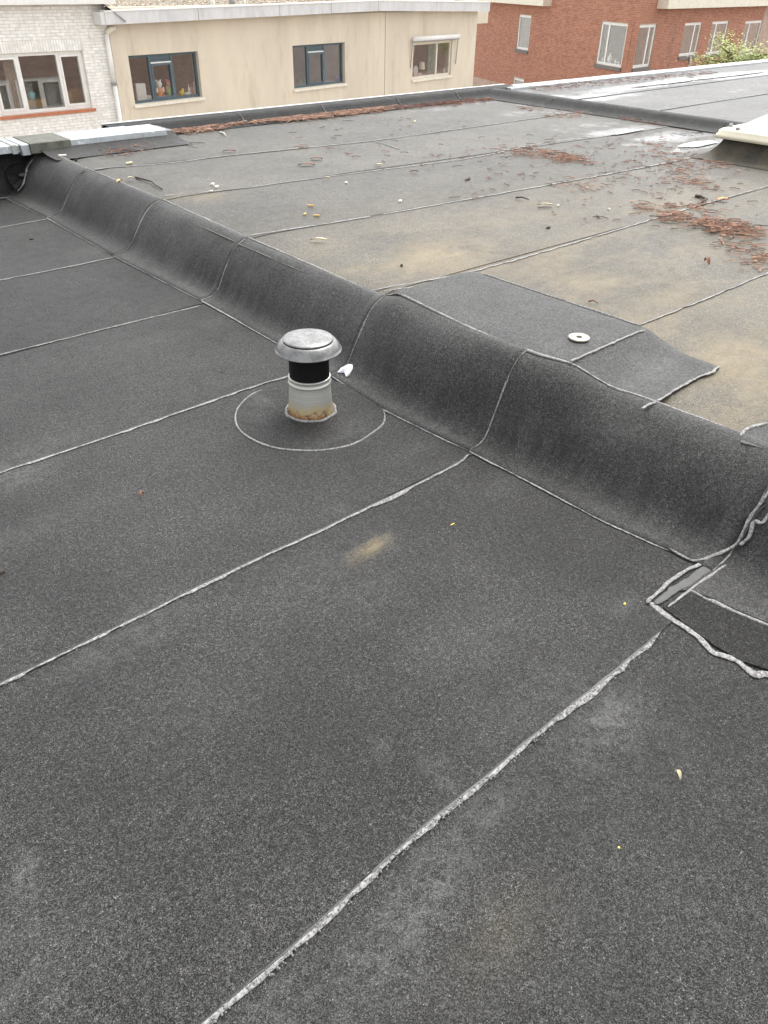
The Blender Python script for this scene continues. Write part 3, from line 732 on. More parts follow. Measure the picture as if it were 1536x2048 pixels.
# --- puddles
PZ = [0]
def puddle(cx_, cy_, ru, rv, z, label, seed):
    PZ[0] += 1; z += .0007*PZ[0]
    mb = MB(); n = 40; c = mb.vert((cx_, cy_, z)); ring = []
    for k in range(n):
        a = 2*math.pi*k/n; r = 1+.35*n3(math.cos(a)*1.4+seed, math.sin(a)*1.4)+.12*n3(math.cos(a)*5+seed, math.sin(a)*5)
        ring.append(mb.vert((cx_+ru*r*math.cos(a), cy_+rv*r*math.sin(a), z)))
    for k in range(n): mb.face((c, ring[k], ring[(k+1) % n]))
    o = mb.build('puddle', M['puddle'], kind='structure'); o['label'] = label; return o
for px, py, ru, rv, lab in ((880,207,.55,.055,'long puddle at the foot of the far edge'), (1085,207,.30,.07,'puddle beside the corner of the party ridge'), (1395,288,.42,.13,'bright puddle by the skylight'), (1255,264,.45,.05,'thin puddle along the roof below the party ridge')):
    p = onz(px, py, ZU+.0055); puddle(p.x, p.y, ru*.6, rv*.6, ZU+.0045, lab, px*.1)
for px, py, ru, rv, lab in ((1330,165,1.1,.16,'wide puddle on the next roof, left part'), (1460,150,1.4,.17,'wide puddle on the next roof, right part')):
    p = onz(px, py, ZN+.0055); puddle(p.x, p.y, ru*.7, rv*.6, ZN+.0045, lab, px*.1)

# ------------------------------------------------------------------ skylight
SK = empty('skylight', (6.8, 2.6, ZU), 'cream framed skylight with opal dome on a felt kerb at the right edge', 'skylight')
x0, x1, y0, y1 = 6.32, 7.42, 2.12, 3.155
mb = MB(); K = 7
sk_prof = [(.17, ZU+.003), (.10, ZU+.018), (.05, ZU+.045), (.015, ZU+.085), (-.005, ZU+.12), (-.012, ZU+.15)]
rings = []
for o_, z in sk_prof:
    a, b_, c_, d_ = x0+.04-o_, x1-.04+o_, y0+.06-o_, y1-.06+o_
    ring = []
    for (ax, ay), (bx, by) in (((a, c_), (b_, c_)), ((b_, c_), (b_, d_)), ((b_, d_), (a, d_)), ((a, d_), (a, c_))):
        for k in range(8): ring.append(mb.vert((ax+(bx-ax)*k/8, ay+(by-ay)*k/8, z)))
    rings.append(ring)
for A, B in zip(rings, rings[1:]):
    L = len(A)
    for k in range(L): mb.face((A[k], A[(k+1) % L], B[(k+1) % L], B[k]))
mb.at = {'tan': [.18]*len(mb.v)}
mb.build('kerb', M['mem'], SK, smooth=True)
def rrect(a, b_, c_, d_, z, r, mb, n=5):
    out = []
    for (cx_, cy_, s) in ((b_-r, d_-r, 0), (a+r, d_-r, 1), (a+r, c_+r, 2), (b_-r, c_+r, 3)):
        for k in range(n): an = math.pi/2*(s+k/(n-1)); out.append(mb.vert((cx_+r*math.cos(an), cy_+r*math.sin(an), z)))
    return out
mb = MB(); zb = ZU+.14
RR = [rrect(x0-.0+e, x1-e, y0+e, y1-e, zb+z, .05, mb) for e, z in ((.012, 0), (0, .002), (.004, .03), (.012, .032), (.014, .055), (.03, .066), (.10, .070), (.125, .078))]
for A, B in zip(RR, RR[1:]):
    L = len(A)
    for k in range(L): mb.face((A[k], A[(k+1) % L], B[(k+1) % L], B[k]))
mb.build('skylight_frame', M['sky'], SK, smooth=True)
mb = MB(); RR = []
for q in range(9):
    e = .125+ (q/8)*.40; z = zb+.078+.17*math.sin(math.pi/2*q/8)**.9
    RR.append(rrect(x0+e, x1-e, y0+e*.98, y1-e*.98, z, .05, mb))
for A, B in zip(RR, RR[1:]):
    L = len(A)
    for k in range(L): mb.face((A[k], A[(k+1) % L], B[(k+1) % L], B[k]))
mb.face(RR[-1])
mb.build('dome', M['dome'], SK, smooth=True)
for bx, by in ((x0+.17, y1-.045), (x0+.055, y1-.16), (x0+.055, y0+.16), (x1-.17, y1-.045)):
    mb = MB(); mb.lathe([(.016, 0), (.016, .014), (.012, .02)], (bx, by, zb+.067), 10, close=True); mb.build('bolt', M['bolt'], SK)

# ------------------------------------------------------------------ vent pipe
vc = onz(622, 822)
VP = empty('vent_pipe', vc, 'metal roof vent with black collar, rusty sleeve and domed cap covered in drops', 'roof vent')
mb = MB(); mb.lathe([(.0915, -.002), (.088, .01), (.0835, .045), (.0795, .10), (.0775, .121), (.0775, .1225), (.0815, .125), (.083, .129), (.0815, .133), (.078, .135), (.0775, .137), (.078, .146), (.0805, .1475), (.0815, .150), (.080, .1525), (.076, .153)], vc, 56)
mb.build('sleeve', M['sleeve'], VP, smooth=True)
mb = MB(); mb.lathe([(.0755, .12), (.0755, .20), (.0755, .255), (.079, .262)], vc, 48); mb.build('collar', M['blackpl'], VP, smooth=True)
mb = MB(); mb.lathe([(.078, .252), (.112, .254), (.1225, .2545), (.1245, .2565), (.1235, .259), (.121, .260), (.118, .268), (.112, .279), (.1045, .2875), (.0985, .292), (.0945, .2935), (.0925, .2935)], vc, 64); mb.build('cap_rim', M['vent'], VP, smooth=True)
mb = MB(); mb.lathe([(.0925, .2925), (.0925, .2962)], vc, 64); mb.build('cap_groove', M['blackpl'], VP)
mb = MB(); mb.lathe([(.0895, .2955), (.0932, .2962), (.0938, .298), (.093, .2998), (.085, .3025), (.06, .3055), (.03, .307), (.004, .3075)], vc, 64, close=True); mb.build('cap_lid', M['vent'], VP, smooth=True)
mb = MB()
for k in range(4):
    a = R(20+90*k+150); d = Vector((math.cos(a), math.sin(a), 0)); s = Vector((-d.y, d.x, 0))
    for q in (-1,):
        mb = MB(); p = vc+d*.0765+Vector((0, 0, .244)); mb.box8([p-s*.012-d*.001, p+s*.012-d*.001, p+s*.012+d*.003, p-s*.012+d*.003]+[v+Vector((0,0,.004)) for v in (p-s*.012-d*.001, p+s*.012-d*.001, p+s*.012+d*.003, p-s*.012+d*.003)]); mb.build('clip', M['bolt'], VP)
mb = MB()
for k in range(520):
    if k < 330:
        r = .088*math.sqrt(rnd.random()); a = rnd.uniform(0, 6.283); z = interp([(.004,.3075), (.03,.307), (.06,.3055), (.085,.3025), (.093,.2998)], r)
    else:
        r = rnd.uniform(.099, .117); a = rnd.uniform(0, 6.283); z = interp([(.0985,.292), (.1045,.2875), (.112,.279), (.118,.268)], r)
    rr = rnd.uniform(.0007, .0018); mb.blob((vc.x+r*math.cos(a), vc.y+r*math.sin(a), z-.0004), (rr, rr, rr*.7), 6, 2, half=True)
mb.build('water_droplets', M['dropd'], VP, smooth=True, kind='stuff')
mb = MB()   # the small illegible embossed marks near the foot
for k, (dx, hgt) in enumerate(((-9, .002), (-6, .002), (-3, .0045), (-1, .0055), (1, .002), (4, .0045), (6.5, .004))):
    q = Vector((-.56, -.60, 0)).normalized(); s = Vector((-q.y, q.x, 0)); an = dx*.016-.06
    d = (q*math.cos(an)+s*math.sin(an)); s2 = Vector((-d.y, d.x, 0)); p = vc+d*.0873+Vector((0, 0, .022))
    mb.box8([p-s2*.0007, p+s2*.0007, p+s2*.0007+d*.001, p-s2*.0007+d*.001]+[v+Vector((0,0,hgt)) for v in (p-s2*.0007, p+s2*.0007, p+s2*.0007+d*.0005, p-s2*.0007+d*.0005)])
mb.build('embossed_marks', M['blackpl'], VP)
rc = Vector((1.600, 2.158, 0)); RRd = .285
def ringp(a, r): return Vector((rc.x+r*math.cos(a), rc.y+r*math.sin(a), 0))
mb = MB(); ctr = []; nn = 72
for j in range(9):
    r = .05+(RRd-.05)*j/8; ctr.append([mb.vert((*ringp(2*math.pi*k/nn, r*(1+.02*n3(math.cos(6.283*k/nn)*2, math.sin(6.283*k/nn)*2)))[:2], .0055+und(*ringp(2*math.pi*k/nn, r)[:2])-.001*(j == 8))) for k in range(nn)])
for A, B in zip(ctr, ctr[1:]):
    for k in range(nn): mb.face((A[k], B[k], B[(k+1) % nn], A[(k+1) % nn]))
bb = [mb.vert((mb.v[i][0], mb.v[i][1], -.004)) for i in ctr[-1]]
for k in range(nn): mb.face((ctr[-1][k], bb[k], bb[(k+1) % nn], ctr[-1][(k+1) % nn]))
mb.at = {'bloom': [field(SPOTS, v[0], v[1]) for v in mb.v]}
col_o = mb.build('felt_collar', M['mem'], VP)
def zr_(x, y): return und(x, y)+.001
arc = [ringp(R(a), RRd*(1+.02*n3(math.cos(R(a))*2, math.sin(R(a))*2))+.002) for a in range(95, 393, 3)]
bead([Vector((p.x, p.y, zr_(p.x, p.y))) for p in reversed(arc)], .004, .0065, col_o, h=.0035, lump=.7, lumpfreq=9)
rg = [vc+Vector((math.cos(R(a)), math.sin(R(a)), 0))*(.098+.005*n3(math.cos(R(a))*2, math.sin(R(a))*2)) for a in range(0, 366, 6)]
bead([Vector((p.x, p.y, .0055)) for p in rg], .009, .006, VP, h=.006, lump=.5, name='base_seal', lumpfreq=14)

# ------------------------------------------------------------------ washer, scrap and litter
wp = onz(1158, 676, ZU+.068)
mb = MB(); mb.lathe([(.011, 0), (.036, 0), (.0385, .002), (.0385, .0055), (.036, .007), (.013, .007), (.011, .0055), (.011, 0)], (wp.x, wp.y, ZU+.0665), 40)
tag(mb.build('metal_ring', M['ring'], smooth=False), 'flat pale metal ring lying on the raised dark plate', 'washer')
sp_ = [on_cove(*q) for q in ((675,748),(682,741),(697,735),(705,733),(705,742),(698,754),(692,756),(688,748))]
mb = MB(); c = sum(sp_, Vector())/8; ci = mb.vert(c+Vector((-.004, 0, .022)))
ids = [mb.vert(p+Vector((0, 0, .008+.004*(k % 3)))) for k, p in enumerate(sp_)]
for k in range(8): mb.face((ci, ids[k], ids[(k+1) % 8]))
ids2 = [mb.vert(p+Vector((.001, 0, .005))) for p in sp_]
for k in range(8): mb.face((ids[k], ids2[k], ids2[(k+1) % 8], ids[(k+1) % 8]))
tag(mb.build('paper_scrap', M['paper']), 'crumpled white scrap of paper at the foot of the step beside the vent', 'paper scrap')

def stick(name, px, z, r, mat, label, cat, zl=.008):
    P = [onz(*q, z+.006) for q in px]; n = len(P)
    P = [p+Vector((0, 0, zl*math.sin(math.pi*k/max(1, n-1)))) for k, p in enumerate(P)]
    mb = MB(); mb.tube(P, [r*(1-.5*k/max(1, n-1)) for k in range(n)], 6)
    return tag(mb.build(name, mat, smooth=True), label, cat)
stick('twig', [(271,354),(290,361),(303,365),(313,373),(325,378)], ZU, .007, M['twig'], 'long dark bent twig just behind the crest of the step', 'twig')
stick('twig', [(1032,395),(1044,397),(1058,399)], ZU, .006, M['twig'], 'short straight dark twig in the middle of the upper roof', 'twig')
stick('twig', [(1177,603),(1186,604),(1197,607)], ZU, .004, M['brownleaf'], 'thin brown stalk on the tan felt behind the raised plate', 'twig')
stick('twig', [(1392,392),(1402,395),(1412,400),(1404,405)], ZU, .012, M['twig'], 'dark hooked twig among needles right of the roof middle', 'twig')
stick('twig', [(440,264),(448,268),(452,272)], ZU, .006, M['chip'], 'pale bent sliver below the pile of red needles', 'twig')
stick('twig', [(205,272),(208,277)], ZU, .004, M['twig'], 'tiny dark sliver under the coping', 'twig') if False else None
def butt(px, py, ang, label, mat='butt', L=.034, r=.0055, z=ZU, name='cigarette_butt', cat='cigarette butt'):
    p = onz(px, py, z+r+.001); d = Vector((math.cos(ang), math.sin(ang), 0))
    mb = MB(); mb.tube([p-d*L/2, p-d*L*.1, p+d*L/2], r, 8)
    return tag(mb.build(name, M[mat], smooth=False), label, cat)
butt(621, 411, -.75, 'orange cigarette butt farthest back of the loose trio')
butt(609, 428, .4, 'short orange cigarette butt at the left of the loose trio', L=.028)
butt(633, 431, -.8, 'orange cigarette butt nearest the seam in the loose trio')
butt(258, 326, .1, 'pale cream cigarette butt by the dirt heap below the zinc coping', 'paleleaf', L=.05, r=.008)
butt(125, 311, -.3, 'whitish cigarette butt just behind the crest near the left corner', 'chip', L=.055, r=.008)
butt(121, 297, -.75, 'long white sliver against the mossy felt of the coping', 'chip', L=.10, r=.006, name='pale_sliver', cat='sliver')
def chip(px, py, r, mat, label, cat='chip', name='pale_chip', z=ZU, jit=.35):
    p = onz(px, py, z+.004); mb = MB(); mb.blob(p, [x_*.8 for x_ in r], 7, 4, jit)
    return tag(mb.build(name, M[mat], smooth=False), label, cat)
chip(425, 369, (.022,.016,.012), 'chip', 'left of two white chips lying side by side on the felt')
chip(433, 374, (.024,.018,.012), 'chip', 'right of two white chips lying side by side on the felt')
chip(421, 382, (.03,.008,.004), 'chip', 'flat white flake just below the two white chips')
chip(803, 531, (.010,.010,.010), 'twig', 'black crumb in the middle of the tan stains', 'crumb', 'black_crumb')
chip(1097, 455, (.02,.012,.01), 'twig', 'small black lump on the bare felt left of the red needles', 'crumb', 'black_crumb')
chip(63, 477, (.02,.014,.008), 'twig', 'black lump on the lower felt at the far left', 'crumb', 'black_crumb', 0.0)
chip(4, 1143, (.012,.010,.008), 'twig', 'black crumb at the left picture edge on the lower felt', 'crumb', 'black_crumb', 0.0)
chip(445, 744, (.008,.007,.005), 'twig', 'tiny black crumb left of the vent on the lower felt', 'crumb', 'black_crumb', 0.0)
chip(152, 319, (.02,.012,.016), 'twig', 'dark crumb behind the crest under the coping', 'crumb', 'black_crumb')
chip(936, 359, (.03,.01,.01), 'twig', 'dark oblong crumb above the long seam of the upper roof', 'crumb', 'black_crumb')
chip(801, 402, (.016,.012,.012), 'chip', 'white pebble with dark speck above the long seam')
chip(692, 365, (.016,.010,.008), 'chip', 'small white chip below the second seam')
chip(1218, 418, (.014,.012,.010), 'chip', 'white chip right of the pale leaf')
chip(1116, 411, (.014,.012,.010), 'chip', 'white chip at the end of the pale leaf')
chip(829, 243, (.02,.014,.014), 'paleleaf', 'lone tan pebble near the far edge')
chip(1249, 1208, (.0055,.0045,.004), 'yellow', 'bright yellow speck on the dark felt left of the bitumen smear', 'speck', 'yellow_speck', 0.0)
chip(1238, 1695, (.003,.003,.002), 'yellow', 'yellow speck on the empty felt at the lower right', 'speck', 'yellow_speck', 0.0)
chip(905, 1048, (.012,.002,.002), 'yellow', 'thin yellow sliver on the felt below the step', 'speck', 'yellow_speck', 0.0)
def leaf(px, py, L, W_, ang, mat, label, z=ZU, curl=.01, cat='dead leaf'):
    p = onz(px, py, z+.006); d = Vector((math.cos(ang), math.sin(ang), 0)); s = Vector((-d.y, d.x, 0)); mb = MB(); rows = []
    for j in range(6):
        f = j/5; wv = W_*math.sin(math.pi*(.08+.84*f)); q = p+d*(L*(f-.5))+Vector((0, 0, curl*math.sin(f*3.0)))
        rows.append((mb.vert(q-s*wv+Vector((0,0,curl*.5))), mb.vert(q), mb.vert(q+s*wv+Vector((0,0,curl*.7*f)))))
    for a, b_ in zip(rows, rows[1:]):
        mb.face((a[0], a[1], b_[1], b_[0])); mb.face((a[1], a[2], b_[2], b_[1]))
    base = len(mb.v); nf = list(mb.f)
    mb.v += [(x, y, zz-.0012) for x, y, zz in mb.v]; mb.f += [tuple(i+base for i in f)[::-1] for f in nf]; mb.m += [0]*len(nf)
    return tag(mb.build('dead_leaf', M[mat]), label, cat)
leaf(637, 481, .09, .012, -.8, 'paleleaf', 'pale shredded leaf below the cigarette butts')
leaf(1090, 411, .10, .010, -.75, 'paleleaf', 'long pale leaf lying left of a white chip')
leaf(1413, 527, .05, .010, 1.0, 'brownleaf', 'small dark leaf curl on the felt below the needle heap', curl=.02)
leaf(283, 991, .022, .006, .4, 'brownleaf', 'small brown leaf alone on the dark felt at the left', 0.0)
leaf(1355, 1551, .020, .004, 1.2, 'paleleaf', 'small pale husk on the lower felt near the right edge', 0.0)
leaf(1393, 1832, .010, .003, .2, 'flake', 'tiny greenish grey flake at the lower right', 0.0)
leaf(633, 318, .09, .02, -.7, 'brownleaf', 'reddish leaf tuft on the felt between the first two seams')
leaf(613, 330, .12, .02, -.75, 'brownleaf', 'broad reddish leaf tuft left of the other one')
leaf(757, 331, .06, .014, -.7, 'paleleaf', 'cream and red leaf bit above the second seam')
leaf(652, 358, .06, .008, -.7, 'paleleaf', 'cream leaf bit lying on the second seam')
leaf(828, 344, .06, .012, -.7, 'brownleaf', 'red and white leaf bit right of the second seam')
leaf(1444, 400, .08, .02, -.7, 'toyorange', 'orange leaf lying in the damp right of the hooked twig')
leaf(239, 363, .05, .014, .5, 'butt', 'tan bud scale on the crest seam left of the twig')
leaf(260, 358, .05, .012, -.2, 'paleleaf', 'cream bud scale between the crest and the twig')
leaf(458, 303, .10, .016, -.7, 'brownleaf', 'small red leaf near the first seam')

# needles
def needles(name, regs, label, mat='needle', z=ZU, pile=0.0, len_=(.03,.095), wid=.0023, spread=.5):
    mb = MB(); tone = []
    for (poly, n) in regs:
        pts = [onz(*q, z) for q in poly]; tris = []; tot = 0
        for k in range(1, len(pts)-1):
            A = ((pts[k]-pts[0]).cross(pts[k+1]-pts[0])).length/2; tot += A; tris.append((tot, pts[0], pts[k], pts[k+1]))
        for _ in range(n):
            r = rnd.random()*tot
            for (T, a, b_, c_) in tris:
                if r <= T: break
            f, g = rnd.random(), rnd.random()
            if f+g > 1: f, g = 1-f, 1-g
            p = a+(b_-a)*f+(c_-a)*g
            if pile < .02: p = p+Vector((rnd.gauss(0, .05), rnd.gauss(0, .05), 0))
            an = rnd.gauss(-.75, spread); L = rnd.uniform(*len_); d = Vector((math.cos(an), math.sin(an), 0)); s = Vector((-d.y, d.x, 0))*wid*rnd.uniform(.6, 1.5)
            sw_ = s
            if rnd.random() < .28: L = rnd.uniform(.012, .03); s = s.normalized()*rnd.uniform(.003, .008)
            zb = z+.004+pile*rnd.random(); bend = s.normalized()*L*rnd.uniform(-.12, .12); tl_ = rnd.uniform(-.04, .04)*L
            t_ = rnd.random()
            P = [p-d*L/2, p+bend, p+d*L/2]
            i = len(mb.v)
            for k, q in enumerate(P):
                zq = zb+tl_*(k-1)*.5+.003*(k == 1)
                mb.v += [(q.x-s.x, q.y-s.y, max(z+.003, zq)), (q.x, q.y, max(z+.003, zq)+.0035), (q.x+s.x, q.y+s.y, max(z+.003, zq))]
            for k in (0, 3):
                mb.face((i+k, i+k+1, i+k+4, i+k+3)); mb.face((i+k+1, i+k+2, i+k+5, i+k+4)); tone += [t_, t_]
    mb.at = {'tone': tone}
    o = mb.build(name, M[mat], kind='stuff'); return tag(o, label, 'fallen needles')
needles('pine_needles', [([(330,262),(420,246),(540,236),(620,231),(560,243),(470,250),(420,262),(330,270)], 1600), ([(540,238),(700,222),(780,214),(760,222),(680,232),(560,244)], 2200)], 'thick red needle pile along the foot of the far upstand', pile=.018, len_=(.04,.11), wid=.0032, spread=.8)
needles('pine_needles', [([(175,291),(240,288),(297,285),(290,289),(230,294),(176,296)], 66)], 'thin row of red needles under the zinc coping', pile=.01)
needles('pine_needles', [([(780,213),(900,205),(985,196),(985,203),(900,212),(790,220)], 420)], 'faded needles in the wet at the foot of the far edge', 'needled', pile=.01)
needles('pine_needles', [([(1020,300),(1060,297),(1100,304),(1150,318),(1205,330),(1150,330),(1090,318),(1040,312)], 143), ([(1080,300),(1140,310),(1180,325),(1130,324)], 71), ([(985,300),(1050,300),(1040,312),(990,310)], 16)], 'streak of red needles on the upper roof left of the skylight', pile=.012, spread=.35)
needles('pine_needles', [([(1330,430),(1360,432),(1420,448),(1500,452),(1518,462),(1490,478),(1440,470),(1390,455),(1320,443)], 286), ([(1420,448),(1505,455),(1500,472),(1440,468)], 121)], 'dense heap of red needles lying near the right edge', pile=.015, spread=.4)
needles('pine_needles', [([(1270,410),(1310,412),(1310,420),(1265,420)], 24), ([(1330,416),(1420,400),(1425,425),(1350,432)], 60), ([(1340,330),(1380,330),(1430,372),(1400,385),(1345,360)], 93), ([(1440,482),(1536,500),(1536,545),(1490,530)], 71), ([(1130,360),(1210,362),(1200,385),(1150,385)], 24)], 'loose needles scattered around the dense heap', spread=.7, len_=(.03,.1))
needles('pine_needles', [([(1300,300),(1390,310),(1480,335),(1440,345),(1340,325)], 93), ([(1310,285),(1350,305),(1345,312),(1290,285)], 27)], 'needles by the kerb of the skylight', spread=.6, len_=(.03,.09))
needles('pine_needles', [([(1040,182),(1090,192),(1190,212),(1280,232),(1330,248),(1290,245),(1180,222),(1080,202),(1040,192)], 231), ([(1240,232),(1310,240),(1320,252),(1260,248)], 60)], 'needles drifted along the foot of the party ridge', 'needled', pile=.01)
needles('pine_needles', [([(1090,230),(1160,222),(1200,226),(1150,238),(1095,234)], 60), ([(1020,215),(1090,210),(1110,222),(1050,225)], 27)], 'small drift of needles in front of the party ridge corner', spread=.5)
needles('pine_needles', [([(1060,176),(1200,163),(1340,150),(1430,143),(1430,148),(1330,158),(1200,172),(1070,185)], 357)], 'brown needles on the next roof behind the zinc coping', 'needled', z=ZN, pile=.01)
needles('pine_needles', [([(860,300),(1400,260),(1536,420),(1536,520),(1250,460),(900,400)], 208), ([(560,230),(900,240),(1250,290),(1000,340),(600,320)], 88), ([(1250,300),(1390,330),(1336,400),(1200,360)], 88)], 'stray needles spread thinly over the upper roof', 'needled', spread=.9, len_=(.02,.08))
needles('pine_needles', [([(180,297),(260,296),(262,312),(230,316),(200,308)], 49), ([(255,296),(300,300),(270,304)], 13)], 'dirt and dark needles heaped below the coping', 'needled', spread=1.2, len_=(.02,.07), pile=.012)

# ------------------------------------------------------------------ buildings across the court
class Pl:
    def __init__(s, o, az): s.o = Vector(o); a = R(az); s.S = Vector((math.cos(a), math.sin(a), 0)); s.n = Vector((math.sin(a), -math.cos(a), 0))
    def P(s, u, z, d=0.0): q = s.o+s.S*u+s.n*d; return Vector((q.x, q.y, z))
    def px(s, x, y, d=0.0):
        r = ray(x, y); o = s.o+s.n*d; t = ((o-CO).dot(s.n))/(r.dot(s.n)); q = CO+r*t
        return ((q-s.o).dot(s.S), q.z)
    def rect(s, quad, d=0.0):
        q = [s.px(*p, d) for p in quad]  # tl tr br bl
        return ((q[0][0]+q[3][0])/2, (q[1][0]+q[2][0])/2, (q[2][1]+q[3][1])/2, (q[0][1]+q[1][1])/2)
    def box(s, mb, u0, u1, z0, z1, d0, d1, m=0, skip=()):
        mb.box8([s.P(u0, z0, d1), s.P(u1, z0, d1), s.P(u1, z0, d0), s.P(u0, z0, d0), s.P(u0, z1, d1), s.P(u1, z1, d1), s.P(u1, z1, d0), s.P(u0, z1, d0)], m, skip)
def wall(pl, u0, u1, z0, z1, holes, mat, parent, th=.28, name='wall', d=0.0, shell=False):
    us = sorted({u0, u1, *[h[0] for h in holes], *[h[1] for h in holes]}); zs = sorted({z0, z1, *[h[2] for h in holes], *[h[3] for h in holes]})
    us = [u for u in us if u0 <= u <= u1]; zs = [z for z in zs if z0 <= z <= z1]
    mb = MB(); solid = {}
    for i in range(len(us)-1):
        for j in range(len(zs)-1):
            cu, cz = (us[i]+us[i+1])/2, (zs[j]+zs[j+1])/2
            solid[i, j] = not any(h[0] < cu < h[1] and h[2] < cz < h[3] for h in holes)
    for (i, j), s_ in solid.items():
        if not s_: continue
        a, b_, c_, e_ = us[i], us[i+1], zs[j], zs[j+1]
        mb.quad(pl.P(a, c_, d), pl.P(b_, c_, d), pl.P(b_, e_, d), pl.P(a, e_, d)); 
        if not shell: mb.quad(pl.P(b_, c_, d-th), pl.P(a, c_, d-th), pl.P(a, e_, d-th), pl.P(b_, e_, d-th))
        if not solid.get((i-1, j), False) and not (shell and i == 0): mb.quad(pl.P(a, c_, d-th), pl.P(a, c_, d), pl.P(a, e_, d), pl.P(a, e_, d-th))
        if not solid.get((i+1, j), False) and not (shell and i == len(us)-2): mb.quad(pl.P(b_, c_, d), pl.P(b_, c_, d-th), pl.P(b_, e_, d-th), pl.P(b_, e_, d))
        if not solid.get((i, j-1), False): mb.quad(pl.P(a, c_, d-th), pl.P(b_, c_, d-th), pl.P(b_, c_, d), pl.P(a, c_, d))
        if not solid.get((i, j+1), False): mb.quad(pl.P(a, e_, d), pl.P(b_, e_, d), pl.P(b_, e_, d-th), pl.P(a, e_, d-th))
    return mb.build(name, mat, parent)
def frame_bars(pl, mb, u0, u1, z0, z1, w_, d0, d1):
    pl.box(mb, u0, u1, z0, z0+w_, d0, d1); pl.box(mb, u0, u1, z1-w_, z1, d0, d1)
    pl.box(mb, u0, u0+w_, z0+w_, z1-w_, d0, d1); pl.box(mb, u1-w_, u1, z0+w_, z1-w_, d0, d1)
def window(pl, h, parent, fmat, lights, fw=.06, rec=.10, sashes=(), sill=None, sillmat=None, room=2.6, blind=False, roomw=.25, rd0=.30):
    """h = hole; lights = fractions where mullions stand; sashes = indexes of lights with an opening sash"""
    u0, u1, z0, z1 = h
    mb = MB(); frame_bars(pl, mb, u0+.003, u1-.003, z0+.003, z1-.003, fw, -rec-.07, -rec)
    cuts = [0]+list(lights)+[1]; xs = [u0+fw+(u1-u0-2*fw)*c for c in cuts]
    for x in xs[1:-1]: pl.box(mb, x-fw*.5, x+fw*.5, z0+fw+.003, z1-fw-.003, -rec-.07, -rec+.002)
    wo = mb.build('window', fmat, parent)
    for i in range(len(cuts)-1):
        a = xs[i]+(fw*.5 if i else 0); b_ = xs[i+1]-(fw*.5 if i < len(cuts)-2 else 0); c_, e_ = z0+fw+.003, z1-fw-.003
        if i in sashes:
            sm = MB(); sw = fw*.75
            top = e_-.002
            if blind:
                bm = MB(); bh = (e_-c_)*.16
                pl.box(bm, a+.003, b_-.003, e_-bh*.45, e_-.003, -rec-.05, -rec-.012); pl.box(bm, a+.003, b_-.003, e_-bh*.80, e_-bh*.50, -rec-.05, -rec-.02)
                bm.build('vent_grille', fmat, wo)
                bw = MB(); pl.box(bw, a+.002, b_-.002, e_-bh, e_-bh*.82, -rec-.05, -rec+.012); bw.build('vent_flap', M['white'], wo)
                top = e_-bh-.004
            frame_bars(pl, sm, a+.003, b_-.003, c_+.002, top, sw, -rec-.055, -rec+.012)
            sm.build('sash', fmat, wo); a, b_, c_, e_ = a+sw, b_-sw, c_+sw, top-sw
        g = MB(); pl.box(g, a-.004, b_+.004, c_-.004, e_+.004, -rec-.042, -rec-.034); g.build('pane', M['glass'], wo)
    if sill:
        sb = MB(); so_, sh, ov = sill
        sb.box8([pl.P(u0-ov, z0-sh, so_), pl.P(u1+ov, z0-sh, so_), pl.P(u1+ov, z0-sh, -rec), pl.P(u0-ov, z0-sh, -rec), pl.P(u0-ov, z0-.012, so_), pl.P(u1+ov, z0-.012, so_), pl.P(u1+ov, z0+.002, -rec), pl.P(u0-ov, z0+.002, -rec)])
        sb.build('sill', sillmat, wo)
    rm = MB(); A, B, C_, D_ = u0-roomw, u1+roomw, z0-(.25 if room > 1 else 0), z1+(.3 if room > 1 else 0); d0, d1 = -rd0, -rd0-room
    rm.quad(pl.P(A, C_, d1), pl.P(B, C_, d1), pl.P(B, D_, d1), pl.P(A, D_, d1)); rm.quad(pl.P(A, C_, d0), pl.P(A, C_, d1), pl.P(A, D_, d1), pl.P(A, D_, d0)); rm.quad(pl.P(B, C_, d1), pl.P(B, C_, d0), pl.P(B, D_, d0), pl.P(B, D_, d1))
    rm.quad(pl.P(A, C_, d0), pl.P(B, C_, d0), pl.P(B, C_, d1), pl.P(A, C_, d1)); rm.quad(pl.P(A, D_, d1), pl.P(B, D_, d1), pl.P(B, D_, d0), pl.P(A, D_, d0))
    
    if room > 1: pl.box(rm, u0-.05, u1+.05, z0-.04, z0+.05, -.62, -max(rec, .10)-.09)
    rm.build('room', M['room'] if room > 1 else M['roomshade'], wo)
    return wo
